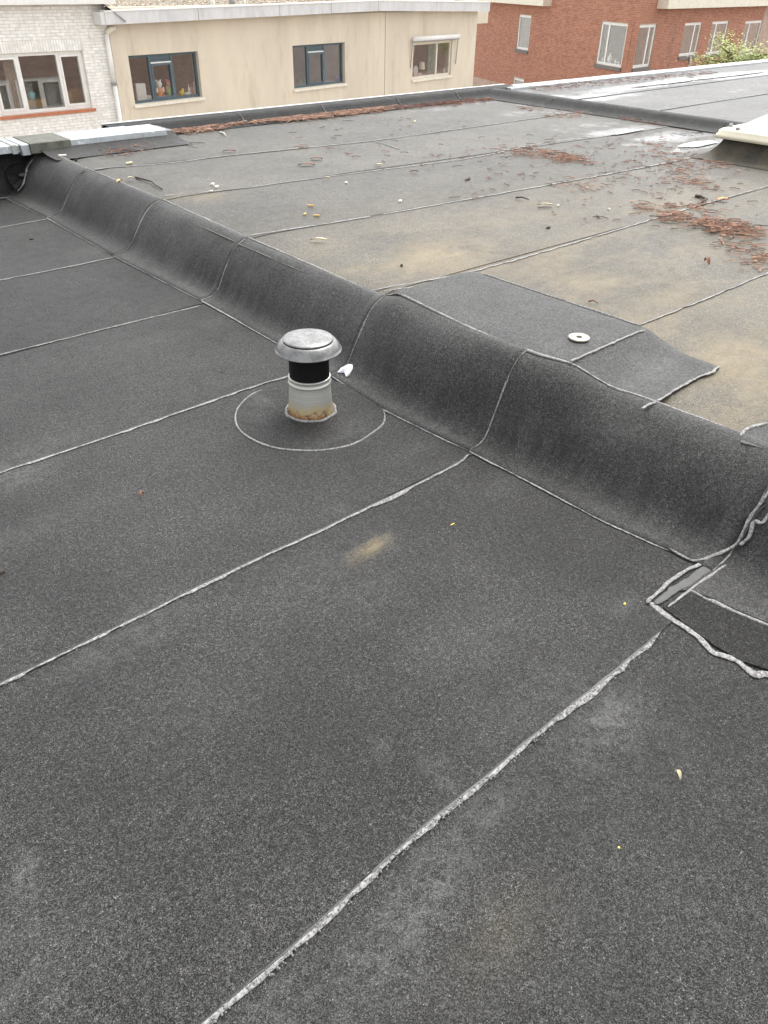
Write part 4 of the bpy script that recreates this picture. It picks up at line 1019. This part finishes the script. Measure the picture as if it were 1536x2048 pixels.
def masonry(pl, u0, u1, z0, z1, holes, mat, parent, blen=.21, bh=.05, j=.0125, d=.006, keep=lambda u, z: True, nparts=300, prio=None):
    items = []; row = 0; z = z0
    while z+bh <= z1+.001:
        u = u0-(.5*(blen+j) if row % 2 else 0)
        while u < u1:
            a, b_ = max(u, u0), min(u+blen, u1); u += blen+j
            if b_-a < .03: continue
            segs = [(a, b_)]
            for h in holes:
                if z+bh > h[2] and z < h[3]:
                    ns = []
                    for s0, s1 in segs:
                        if s1 <= h[0] or s0 >= h[1]: ns.append((s0, s1))
                        else:
                            if h[0]-s0 > .03: ns.append((s0, h[0]-.004))
                            if s1-h[1] > .03: ns.append((h[1]+.004, s1))
                    segs = ns
            for s0, s1 in segs:
                if keep((s0+s1)/2, z): items.append((s0, s1, z))
        z += bh+j; row += 1
    cache = {}
    full = [it for it in items if prio and prio((it[0]+it[1])/2, it[2])]
    full.sort(key=lambda it: (pl.P(it[0], it[2])-CO).length); parts = set(full[:nparts])
    st = MB(); tone = []
    def geo(mb, L, org_, u, zz, dd):
        b8 = [pl.P(u, zz, -.002), pl.P(u+L, zz, -.002), pl.P(u+L, zz, dd), pl.P(u, zz, dd), pl.P(u, zz+bh, -.002), pl.P(u+L, zz+bh, -.002), pl.P(u+L, zz+bh, dd), pl.P(u, zz+bh, dd)]
        b8 = [q-org_ for q in b8]; i = len(mb.v); mb.v += [tuple(q) for q in b8]
        for f in ((3,2,6,7), (0,3,7,4), (2,1,5,6), (4,7,6,5), (0,1,2,3)): mb.face([i+k for k in f][::-1] if False else [i+k for k in f])
    for it in items:
        s0, s1, zz = it; L = s1-s0; dd = d+rnd.uniform(-.002, .003); t_ = rnd.random()
        if it in parts:
            key = (round(L, 2), rnd.randrange(6)); me = cache.get(key)
            if me is None:
                mb = MB(); geo(mb, L, pl.P(0, 0), 0, 0, dd); mb.at = {'tone': [t_]*5}
                o = mb.build('brick', mat, None); me = o.data; cache[key] = me
            else:
                o = bpy.data.objects.new('brick', me); COL.objects.link(o)
            o.location = pl.P(s0, zz)
            o.parent = parent
            o.matrix_parent_inverse = Matrix.Translation(-parent.location)
        else:
            geo(st, L, Vector(), s0, zz, dd); tone += [t_]*5
    st.at = {'tone': tone}
    if st.f: st.build('bricks', mat, parent, kind='stuff')
    return len(items)

GZ = -7.0
mb = MB(); mb.box(-500, 500, -500, 500, GZ-.5, GZ); mb.build('courtyard_ground', M['pave'], kind='structure')

# white building
cor = Vector((9.486, 20.065, 0))
PW = Pl(cor, 2.5); PB = Pl(cor, 9.0)
wb = empty('white_brick_house', (7.5, 20.2, GZ), 'white painted brick house with a wide three light window at top left', 'house')
wwin = PW.rect([(-12,115),(163,95),(186,217),(12,230)])
wh = (PW.px(-1,104)[0]-.28, wwin[1], wwin[2], wwin[3])
ZT = PW.px(100, 8)[1]
wall(PW, -8, 0, GZ, ZT, [wh], M['mortarw'], wb)
lint = (wh[0]-.25, wh[1]+.03, wh[3], wh[3]+.235)
masonry(PW, -5.5, 0, -2.6, ZT-.02, [wh, lint], M['brickw'], wb, prio=lambda u, z: u > -3.2 and z > -1.75, nparts=300)
k = 0; u = lint[0]
while u < lint[1]-.05:
    mb = MB(); PW.box(mb, u, u+.052, lint[2]+.006, lint[3]-.008, -.002, .006+rnd.uniform(0, .004)); mb.at = {'tone': [rnd.random()]*6}
    mb.build('lintel_brick', M['brickw'], wb); u += .0635
window(PW, wh, wb, M['white'], (.285, .735), .062, .06, (0, 2), (.05, .07, .06), M['sillo'], roomw=.6)
mb = MB(); PW.box(mb, -8, .15, ZT, ZT+.16, -.2, .30); mb.build('eaves', M['white'], wb)
mb = MB(); a = PW.px(181, 69); PW.box(mb, a[0]-.05, a[0]+.05, a[1]-.075, a[1]+.07, .0, .07); PW.box(mb, a[0]-.04, a[0]+.04, a[1]-.065, a[1]+.06, .07, .078); mb.build('wall_box', M['white'], wb)
mb = MB(); c0 = PW.px(206, 5); mb.quad(PW.P(c0[0]-.15, ZT, .32), PW.P(c0[0]+.35, ZT-.35, .32), PW.P(c0[0]+.45, ZT-.3, -.3), PW.P(c0[0], ZT+.1, -.3));
mb.build('lead_flashing', M['bitumen'], wb)

# beige building
bb_ = empty('beige_rendered_building', (17, 21.5, GZ), 'long beige rendered building with grey fascia and three windows', 'building')
W1 = PB.rect([(257,109),(396,105),(405,197),(269,206)]); W2 = PB.rect([(585,90),(689,86),(691,167),(588,177)]); W3 = PB.rect([(827,85),(903,81),(903,152),(825,157)])
uJ = PB.px(770, 110)[0]; uE = PB.px(950, 105)[0]
fz = [(PB.px(209,22,.3)[0], PB.px(209,24,.3)[1], PB.px(210,50,.3)[1]), (PB.px(757,2,.3)[0], PB.px(757,2,.3)[1], PB.px(757,22,.3)[1]), (PB.px(979,5,.3)[0], PB.px(979,5,.3)[1], PB.px(979,23,.3)[1])]
ZB = max(f[1] for f in fz)
def ftop(u): return interp([(f[0], f[1]) for f in fz], u)
def fbot(u): return interp([(f[0], f[2]) for f in fz], u)
zlow = min(f[2] for f in fz)+.06
wall(PB, .02, uJ-.012, GZ, zlow, [W1, W2], M['render'], bb_, name='wall_panel'); wall(PB, uJ+.012, uE, GZ, zlow, [W3], M['render'], bb_, name='wall_panel')
mb = MB(); PB.box(mb, uJ-.012, uJ+.012, GZ, zlow, -.2, -.012); mb.build('joint', M['blackpl'], bb_)
mb = MB(); PB.box(mb, .02, uE, zlow, ZB-.05, -.28, -.03); mb.build('roof_edge_core', M['render'], bb_)
mb = MB(); mb.quad(PB.P(uE, GZ, 0), PB.P(uE, GZ, -9), PB.P(uE, zlow, -9), PB.P(uE, zlow, 0)); mb.build('side_wall', M['render'], bb_)
js = [PB.px(x, 30, .3)[0] for x in (209, 397, 560, 663, 757, 873, 979)]
for a, b_ in zip(js, js[1:]):
    mb = MB(); a2, b2 = a+.008, b_-.008
    mb.box8([PB.P(a2, fbot(a2), .30), PB.P(b2, fbot(b2), .30), PB.P(b2, fbot(b2), .0), PB.P(a2, fbot(a2), .0), PB.P(a2, ftop(a2), .30), PB.P(b2, ftop(b2), .30), PB.P(b2, ftop(b2), .0), PB.P(a2, ftop(a2), .0)])
    mb.build('fascia_panel', M['fascia'], bb_)
    mb = MB(); a3, b3 = a+.001, b_-.001
    mb.box8([PB.P(a3, ftop(a3)+.001, .315), PB.P(b3, ftop(b3)+.001, .315), PB.P(b3, ftop(b3)+.001, .12), PB.P(a3, ftop(a3)+.001, .12), PB.P(a3, ftop(a3)+.028, .315), PB.P(b3, ftop(b3)+.028, .315), PB.P(b3, ftop(b3)+.028, .12), PB.P(a3, ftop(a3)+.028, .12)])
    mb.build('fascia_cap', M['white'], bb_)
a = js[0]; mb = MB(); mb.box8([PB.P(a-.11, fbot(a), .29), PB.P(a+.004, fbot(a), .29), PB.P(a+.004, fbot(a), .0), PB.P(a-.11, fbot(a), .0), PB.P(a-.11, ftop(a), .29), PB.P(a+.004, ftop(a), .29), PB.P(a+.004, ftop(a), .0), PB.P(a-.11, ftop(a), .0)]); mb.build('fascia_panel', M['fascia'], bb_)
window(PB, W1, bb_, M['blue'], (.30, .635), .055, .10, (1,), (.05, .075, .05), M['sillw'], blind=True)
window(PB, W2, bb_, M['blue'], (.30, .635), .055, .10, (1,), (.05, .075, .05), M['sillw'], blind=True)
w3 = window(PB, W3, bb_, M['cream'], (.64,), .07, .06, (), (.05, .075, .03), M['sillw'])
a = PB.px(828, 78, .1); b2 = PB.px(918, 72, .1)
mb = MB(); P0, P1 = PB.P(a[0]-.02, a[1]-.01, .09), PB.P(b2[0], b2[1]-.01, .09); mb.tube([P0, P1], .075, 12); mb.build('awning_box', M['white'], bb_, smooth=True)
mb = MB(); P0, P1 = PB.P(a[0]-.02, a[1]-.075, .13), PB.P(b2[0], b2[1]-.075, .13); mb.tube([P0, P1], .018, 8); mb.build('awning_bar', M['bolt'], bb_)
for q, (x, y0_, x2, y1_) in enumerate(((825, 82, 821, 137), (916, 78, 911, 128))):
    A = PB.px(x, y0_, .06); B = PB.px(x2, y1_, .06); mb = MB(); mb.tube([PB.P(A[0], A[1], .07), PB.P(A[0], B[1]+.5, .05), PB.P(A[0]-.02, B[1], .03)], .014, 6); mb.build('awning_arm', M['bolt'], bb_)
# downpipe
dp = [PB.px(x, y, .07) for x, y in ((228, 56), (216, 58), (213, 68), (229, 168), (240, 240))]
mb = MB(); mb.tube([PB.P(dp[0][0], dp[0][1], .1), PB.P(dp[1][0]+.06, dp[1][1], .1), PB.P(dp[2][0], dp[2][1], .07)], .055, 10); mb.build('pipe_elbow', M['cream'], bb_, smooth=True)
ux = (dp[2][0]+dp[4][0])/2
mb = MB(); mb.tube([PB.P(ux, dp[2][1], .07), PB.P(ux, dp[3][1]+.01, .07)], .055, 10); mb.tube([PB.P(ux, dp[3][1]-.01, .07), PB.P(ux, GZ, .07)], .055, 10); mb.build('downpipe', M['white'], bb_, smooth=True)
mb = MB(); mb.tube([PB.P(ux, dp[3][1]-.03, .07), PB.P(ux, dp[3][1]+.03, .07)], .066, 10); mb.build('pipe_clip', M['zincd'], bb_)
# end block beyond the gable
e0 = PB.px(953, 36, -.4); e1 = PB.px(976, 36, -.4); mb = MB(); z1_ = PB.px(960, 23, -.4)[1]; z0_ = PB.px(960, 47, -.4)[1]
PB.box(mb, e0[0], e1[0], z0_, z1_, -1.2, -.4); mb.build('eaves_return', M['render'], bb_)
# gravel roof
mb = MB(); mb.quad(PB.P(.1, ZB-.30, -.0), PB.P(uE, ZB-.34, -.0), PB.P(uE, ZB-.34, -22), PB.P(.1, ZB-.30, -22))
zg = lambda u: ftop(u)-.03
mb = MB(); n = 20
for k in range(n+1):
    u = .0+(uE+.2)*k/n; mb.vert(PB.P(u, zg(u), .14)); mb.vert(PB.P(u, zg(u)+.02, -25))
for k in range(n): mb.face((2*k, 2*k+2, 2*k+3, 2*k+1))
mb.build('roof_bed', M['gravelbed'], bb_)
mb = MB(); tone = []
for _ in range(5200):
    u = rnd.uniform(-.0, uE*.95); d_ = .12-9*rnd.random()**1.6; p = PB.P(u, zg(u)+.012, d_); r = rnd.uniform(.018, .045); t_ = rnd.random()
    i = len(mb.f); mb.blob(p, (r, r*rnd.uniform(.6, 1), r*.7), 5, 2, .3); tone += [t_]*(len(mb.f)-i)
mb.at = {'tone': tone}; mb.build('roof_gravel', M['gravel'], bb_, kind='stuff')
for x, lab, mt, r in ((426, 'left white flue on the gravel roof', 'white', .06), (488, 'right white flue on the gravel roof', 'white', .06), (465, 'dark stubby flue between two white ones on the gravel roof', 'bolt', .09)):
    A = PB.px(x, 12, -.6); u = A[0]; p = PB.P(u, zg(u), -.6); mb = MB(); mb.lathe([(r, 0), (r*.95, .12), (r*.8, .2), (r*.8, .34), (r*1.5, .345), (r*1.5, .40), (.01, .43)], p, 12)
    tag(mb.build('roof_flue', M[mt], smooth=False), lab, 'roof flue', 'flues on the gravel roof')

# red brick building
cr = onz(1268, 100, -1.0); rr_ = ray(1268, 100); tt = 21.5/rr_.y; cr = CO+rr_*tt
PR2 = Pl((cr.x, cr.y, 0), 5.0); PR1 = Pl((cr.x, cr.y, 0), -112.2)  # PR1 runs from the corner towards the viewer's left in depth
class PlR(Pl): pass
PR1 = Pl((cr.x, cr.y, 0), 67.8-180)
PR1.n = Vector((-math.sin(R(67.8)), math.cos(R(67.8)), 0))
# s grows towards the viewer along S; the wall lies at negative s
rbd = empty('red_brick_building', (cr.x+4, cr.y+3, GZ), 'red brick corner building with white framed windows behind the zinc coping', 'building')
def r1(q): return PR1.rect(q)
A1 = r1([(1039,30),(1063,30),(1056,101),(1031,98)]); A2 = r1([(1028,156),(1049,158),(1045,185),(1022,185)]); A3 = r1([(1204,43),(1256,47),(1242,135),(1190,128)])
r2 = PR2.rect
B1 = r2([(1280,50),(1314,48),(1299,134),(1265,136)]); B2 = r2([(1370,46),(1405,44),(1391,111),(1358,112)]); B3 = r2([(1425,43),(1458,42),(1444,108),(1412,108)]); B4 = r2([(1490,42),(1524,41),(1510,112),(1477,112)])
zr0, zr1 = GZ, PR2.px(1290, 0)[1]+2.2
s_far = PR1.px(930, 100)[0]
wall(PR1, s_far-2, 0, zr0, zr1, [A1, A2, A3], M['mortarr'], rbd, shell=True); wall(PR2, 0, 16, zr0, zr1, [B1, B2, B3, B4], M['mortarr'], rbd, shell=True)
vis = lambda u, z: z > -4.3
n1 = masonry(PR2, .0, 14.0, -3.6, zr1, [B1, B2, B3, B4], M['brickr'], rbd, prio=lambda u, z: u < 5 and z < .4 and z > -2.4, nparts=300, d=.004)
n2 = masonry(PR1, s_far, 0, -3.6, zr1, [A1, A2, A3], M['brickr'], rbd, prio=None, d=.004)
for h, cuts, pl, sl_ in ((A1, (), PR1, 'g'), (A2, (), PR1, 'g'), (A3, (.28,), PR1, 'g')): window(pl, h, rbd, M['white'], cuts, .105, .05, (), (.07, .14, .05), M['sillg'], room=.12, roomw=.0, rd0=.19)
for h, cuts in ((B1, (.68,)), (B2, (.68,)), (B3, (.30,)), (B4, (.30,))): window(PR2, h, rbd, M['white'], cuts, .105, .05, (), (.07, .14, .05), M['sillg'], room=.12, roomw=.0, rd0=.19)
# eaves
z0_ = PR1.px(1045, 8)[1]; sA = PR1.px(1104, 5)[0]
mb = MB(); PR1.box(mb, s_far-2, sA, z0_, z0_+.35, -.2, .5); mb.build('eaves', M['cream'], rbd)
e0 = PR2.px(1335, 18, .5); x = e0[0]
while x < 15:
    mb = MB(); PR2.box(mb, x+.006, x+1.0-.006, e0[1], e0[1]+.33, -.1, .5); mb.build('eaves_panel', M['cream'], rbd); x += 1.0
mb = MB(); PR2.box(mb, e0[0], 16, e0[1]+.332, e0[1]+.36, -1.0, .47); mb.build('flat_eaves_roof', M['fascia'], rbd)
for k, ox in enumerate((.6, 2.6, 5.0, 7.2)):
    mb = MB(); PR2.box(mb, e0[0]+ox, e0[0]+ox+.25, e0[1]+.362, e0[1]+.9, .0, .22); mb.build('dormer_post', M['white'], rbd)
mb = MB(); A = PR2.px(1381, 113, .05); mb.tube([PR2.P(A[0]-.12, A[1], .1), PR2.P(A[0], A[1]-.12, .1), PR2.P(A[0]-.02, A[1]-1.5, .1)], .05, 8); mb.build('overflow_pipe', M['fascia'], rbd)

# own building below the roof edge (seen in the window reflections)
PO = Pl((0, 6.86, 0), 180); PO.n = Vector((0, 1, 0)); PO.S = Vector((-1, 0, 0))
ob = empty('brown_brick_facade', (10, 6.7, GZ), 'brown brick facade of the near building under its own roof edge', 'building')
OW = [(-a-b_, -a, -3.7, -2.05) for a, b_ in ((11.2, 1.7), (13.1, 1.9), (16.2, 1.9), (18.8, 1.7), (21.2, 1.6))]
wall(PO, -110, 4, GZ, .12, OW, M['mortarr'], ob)
masonry(PO, -71, -8, -4.4, .1, OW, M['brickb'], ob, prio=None, d=.006)
mb = MB(); PO.box(mb, -44, -34.5, -5, .08, 0, .05); mb.build('reflection_panel', M['reflpanel'], ob)  # unseen panel, added to give the middle beige window a pale reflection
for h in OW:
    window(PO, h, ob, M['white'], (.5,), .10, .04, (0,), (.06, .1, .05), M['sillg'], room=1.5)
    for f in (.06, .62):
        mb = MB(); uu = h[0]+(h[1]-h[0])*f; n = 10
        for k in range(n+1):
            u = uu+(h[1]-h[0])*.3*k/n; mb.vert(PO.P(u, h[2]+.06, -.20-.02*(k % 2))); mb.vert(PO.P(u, h[3]-.06, -.20-.02*(k % 2)))
        for k in range(n): mb.face((2*k, 2*k+2, 2*k+3, 2*k+1))
        mb.build('curtain', M['curtain'], ob)

# things on the window sills
def at(pl, h, x, y, d): A = pl.px(x, y, d); return pl.P(A[0], h[2]+.0, d), A
def sillobj(pl, h, x, d, y=150):
    A = pl.px(x, y, d); return pl.P(A[0], h[2]+.052, d)
p = sillobj(PB, W1, 282, -.26, 190); mb = MB(); mb.box(p.x-.13, p.x+.13, p.y-.05, p.y+.05, p.z, p.z+.36); mb.box(p.x-.12, p.x+.12, p.y-.052, p.y+.04, p.z+.362, p.z+.37); tag(mb.build('gift_box', [M['toywhite']]), 'upright white box on the left sill of the toy window', 'box')
def plush(px, cols, label):
    p = sillobj(PB, W1, px, -.26, 190); mb = MB()
    mb.blob(p+Vector((0,0,.13)), (.10,.09,.13), 10, 6, m=0); mb.blob(p+Vector((0,-.01,.31)), (.085,.08,.085), 10, 6, m=1)
    for s in (-1, 1): mb.blob(p+Vector((.06*s,0,.39)), (.028,.02,.03), 6, 4, m=1); mb.blob(p+Vector((.09*s,-.04,.18)), (.035,.035,.07), 6, 4, m=1); mb.blob(p+Vector((.055*s,-.08,.04)), (.04,.06,.04), 6, 4, m=0)
    tag(mb.build('plush_toy', [M[c] for c in cols], smooth=True), label, 'soft toy')
plush(320, ('toyorange', 'toywhite'), 'white headed orange plush toy behind the middle pane of the blue window')
plush(340, ('toygreen', 'toypink'), 'pink plush toy with a green body right of the orange one')
p = sillobj(PB, W1, 364, -.25, 190); mb = MB(); mb.blob(p+Vector((0,0,.06)), (.075,.06,.065), 10, 6); mb.blob(p+Vector((.03,-.01,.13)), (.04,.04,.04), 8, 5); tag(mb.build('toy_duck', M['toyyellow'], smooth=True), 'small yellow rubber duck on the right sill of the toy window', 'toy')
p = sillobj(PB, W1, 298, -.25, 190); mb = MB(); mb.blob(p+Vector((0,0,.04)), (.14,.08,.05), 10, 5, .1); tag(mb.build('folded_cloth', M['toywhite'], smooth=True), 'white folded cloth beside the upright box in the blue window', 'cloth')
p = sillobj(PB, W1, 375, -.25, 190); mb = MB(); mb.blob(p+Vector((0,0,.03)), (.12,.08,.035), 10, 5, .1); tag(mb.build('folded_cloth', M['toywhite'], smooth=True), 'white cloth right of the yellow duck', 'cloth')
for k, x in enumerate((379, 384, 390)):
    p = sillobj(PB, W1, x, -.30, 190); mb = MB(); mb.lathe([(.035, 0), (.035, .14), (.012, .18), (.012, .24+.02*k), (.002, .245+.02*k)], p, 10)
    tag(mb.build('bottle', M[('vase', 'toypink', 'vase')[k]], smooth=True), ('left pale bottle behind the yellow duck', 'reddish bottle between two pale ones', 'right pale bottle near the blue frame')[k], 'bottle', 'bottles in the toy window')
p = sillobj(PB, W2, 678, -.25, 165); mb = MB(); mb.lathe([(.10, 0), (.12, .05), (.11, .09), (.09, .1)], p, 12, close=True); tag(mb.build('blue_bowl', M['bluepl']), 'blue bowl in the right corner of the middle window', 'bowl')
p = sillobj(PB, W2, 600, -.40, 165); mb = MB()
for k in range(60):
    q = p+Vector((rnd.uniform(-.18,.18), rnd.uniform(-.1,.1), .1+rnd.uniform(0,.35))); a = rnd.uniform(0, 6.28); d = Vector((math.cos(a), math.sin(a), .3))*.06; s = d.cross(Vector((0,0,1)))*.4
    mb.quad(q-s, q+d*.5, q+s, q+d*1.4)
mb.lathe([(.07, 0), (.09, .13), (.08, .14)], p, 10, close=True)
tag(mb.build('potted_plant', M['plant']), 'leafy green pot plant low in the left of the middle window', 'plant')
p = sillobj(PB, W3, 843, -.26, 150); mb = MB(); mb.lathe([(.06, 0), (.055, .02), (.015, .04), (.015, .22)], p, 12, m=0); mb.lathe([(.115, .20), (.085, .42)], p, 16, m=1); tag(mb.build('table_lamp', [M['bolt'], M['lampshade']], smooth=True), 'table lamp with cream shade in the window under the awning', 'lamp')
p = sillobj(PB, W3, 831, -.25, 150); mb = MB(); mb.lathe([(.001, -.012), (.10, -.012), (.12, 0), (.10, .012), (.001, .012)], (0, 0, 0), 20); 
mb.v = [(p.x+v[0], p.y+v[2], p.z+.17+v[1]*1.35) for v in mb.v]; mb.box(p.x-.05, p.x+.05, p.y-.03, p.y+.03, p.z, p.z+.03); tag(mb.build('oval_mirror', M['fascia'], smooth=False), 'small oval mirror standing left of the table lamp', 'mirror')
p = sillobj(PB, W3, 838, -.24, 150); mb = MB(); mb.blob(p+Vector((0,0,.05)), (.16,.06,.06), 8, 4, .15); tag(mb.build('pink_cloth', M['pinkcl'], smooth=True), 'crumpled pink cloth at the foot of the table lamp', 'cloth')
p = sillobj(PB, W3, 888, -.25, 150); mb = MB(); mb.lathe([(.03, 0), (.05, .05), (.035, .10), (.015, .14), (.02, .16)], p, 12); tag(mb.build('white_vase', M['vase'], smooth=True), 'small white vase in the narrow right light under the awning', 'vase')
mb = MB(); n = 14; ua, ub = PB.px(857, 110, -.35)[0], PB.px(871, 110, -.35)[0]
for k in range(n+1):
    u = ua+(ub-ua)*k/n; mb.vert(PB.P(u, W3[2]+.02, -.36-.03*(k % 2))); mb.vert(PB.P(u, W3[3]-.03, -.36-.03*(k % 2)))
for k in range(n): mb.face((2*k, 2*k+2, 2*k+3, 2*k+1))
mb.build('curtain', M['gcurtain'], bb_)
mb = MB(); ua, ub = PB.px(826, 90, -.35)[0], PB.px(834, 90, -.35)[0]
for k in range(9):
    f = k/8; u = ua-.05+(ub-ua)*f; mb.vert(PB.P(ua-.1+(u-ua)*.2, W3[2]+.25, -.36-.02*(k % 2))); mb.vert(PB.P(u, W3[3]-.03, -.36-.02*(k % 2)))
for k in range(8): mb.face((2*k, 2*k+2, 2*k+3, 2*k+1))
mb.build('curtain', M['curtain'], bb_)
# white house room
p = sillobj(PW, wh, 68, -.7, 200); mb = MB(); mb.box(p.x-.20, p.x+.22, p.y-.12, p.y+.12, p.z-.04, p.z+.14); mb.box(p.x-.16, p.x+.18, p.y-.125, p.y-.121, p.z, p.z+.10); tag(mb.build('wooden_crate', M['wood']), 'wooden crate with a teal bag on it inside the white house window', 'crate')
mb = MB(); mb.blob((p.x-.03, p.y, p.z+.22), (.10,.08,.09), 9, 5, .15); tag(mb.build('teal_bag', M['teal'], smooth=True), 'teal bag on the wooden crate in the white house window', 'bag')
p = sillobj(PW, wh, 137, -.6, 200); mb = MB(); mb.box(p.x-.07, p.x+.07, p.y-.1, p.y+.1, p.z-.04, p.z+.26); mb.box(p.x-.055, p.x+.055, p.y-.08, p.y+.08, p.z+.262, p.z+.27); tag(mb.build('tall_box', M['wood']), 'tall tan box left of the narrow right light of the white house', 'box')
p = sillobj(PW, wh, 160, -.9, 200); mb = MB(); mb.box(p.x-.25, p.x+.25, p.y-.15, p.y+.15, p.z-.04, p.z+.27); mb.box(p.x-.2, p.x+.2, p.y-.153, p.y-.151, p.z, p.z+.2); tag(mb.build('wooden_chest', M['wood']), 'low orange wooden chest behind the right light of the white house', 'chest')
p = sillobj(PW, wh, 27, -.4, 180); mb = MB(); n = 10
for k in range(n+1): mb.vert(PW.P((p-PW.o).dot(PW.S)-.15+.3*k/n, wh[2]+.05, -.4-.03*(k % 2))); mb.vert(PW.P((p-PW.o).dot(PW.S)-.1+.2*k/n, wh[3]-.05, -.4-.03*(k % 2)))
for k in range(n): mb.face((2*k, 2*k+2, 2*k+3, 2*k+1))
mb.build('curtain', M['room'], wb)
# vases in the red corner window
for k, (x, sc_) in enumerate(((1219, 1.5), (1204, .7), (1231, .8), (1237, .6))):
    A = PR1.px(x, 125, -.25); p = PR1.P(A[0], A3[2]+.08, -.25); mb = MB(); mb.lathe([(.05*sc_, 0), (.085*sc_, .09*sc_), (.06*sc_, .18*sc_), (.028*sc_, .23*sc_), (.035*sc_, .27*sc_)], p, 12)
    tag(mb.build('vase', M['vase'], smooth=True), ('tall white vase in the red brick corner window', 'tiny white pot at the left of the corner window sill', 'small pot right of the tall vase', 'smallest pot at the right end of the corner window sill')[k], 'vase', 'vases in the red brick corner window')

# ------------------------------------------------------------------ tree beyond the coping
rt_ = ray(1480, 105); tc = CO+rt_*(17.5/rt_.y)
TR = empty('leafy_tree', (tc.x, tc.y, GZ), 'pale green leafy tree top showing above the zinc coping', 'tree')
mb = MB(); base = Vector((tc.x, tc.y, GZ)); top = Vector((tc.x, tc.y, tc.z-.4))
mb.tube([base, base.lerp(top, .4)+Vector((.1,0,0)), top], [.16, .12, .05], 9); mb.build('trunk', M['bark'], TR, smooth=True)
lm = MB(); tone = []; tips = []
for k in range(26):
    a = rnd.uniform(0, 6.28); st_ = base.lerp(top, rnd.uniform(.75, .98)); L = rnd.uniform(.7, 2.2)
    e = st_+Vector((math.cos(a)*L, math.sin(a)*L*.7, rnd.uniform(.0, 1.0))); e.z = min(max(e.z, tc.z-.5), tc.z+.05+.35*rnd.random())
    lm.tube([st_, st_.lerp(e, .5)+Vector((0,0,.15)), e], [.04, .025, .01], 5); tips += [st_.lerp(e, .6), st_.lerp(e, .8), e]
    for q in range(3):
        e2 = st_.lerp(e, rnd.uniform(.4, 1))+Vector((rnd.uniform(-.5,.5), rnd.uniform(-.4,.4), rnd.uniform(.0,.45))); lm.tube([st_.lerp(e, .5), e2], [.015, .006], 4); tips.append(e2)
lm.build('limbs', M['bark'], TR)
mb = MB()
for tpt in tips:
    n = rnd.randrange(40, 80); R0 = rnd.uniform(.25, .5); tb = rnd.random()
    for _ in range(n):
        d = Vector((rnd.gauss(0, 1), rnd.gauss(0, 1), rnd.gauss(0, .7)))*R0*.6; q = tpt+d; a = rnd.uniform(0, 6.28); L = rnd.uniform(.05, .10)
        f = Vector((math.cos(a), math.sin(a), rnd.uniform(-.5, .3))).normalized(); s = f.cross(Vector((rnd.uniform(-.4,.4), rnd.uniform(-.4,.4), 1))).normalized()*L*.45
        mb.quad(q-f*L*.2, q+f*L*.35+s, q+f*L, q+f*L*.35-s); tone.append(min(1, max(0, .35*tb+.65*rnd.random())))
mb.at = {'tone': tone}; mb.build('crown', M['leaf'], TR, kind='stuff')
print('bricks', n1, n2, 'tris', sum(len(o.data.polygons) for o in bpy.data.objects if o.type == 'MESH'))
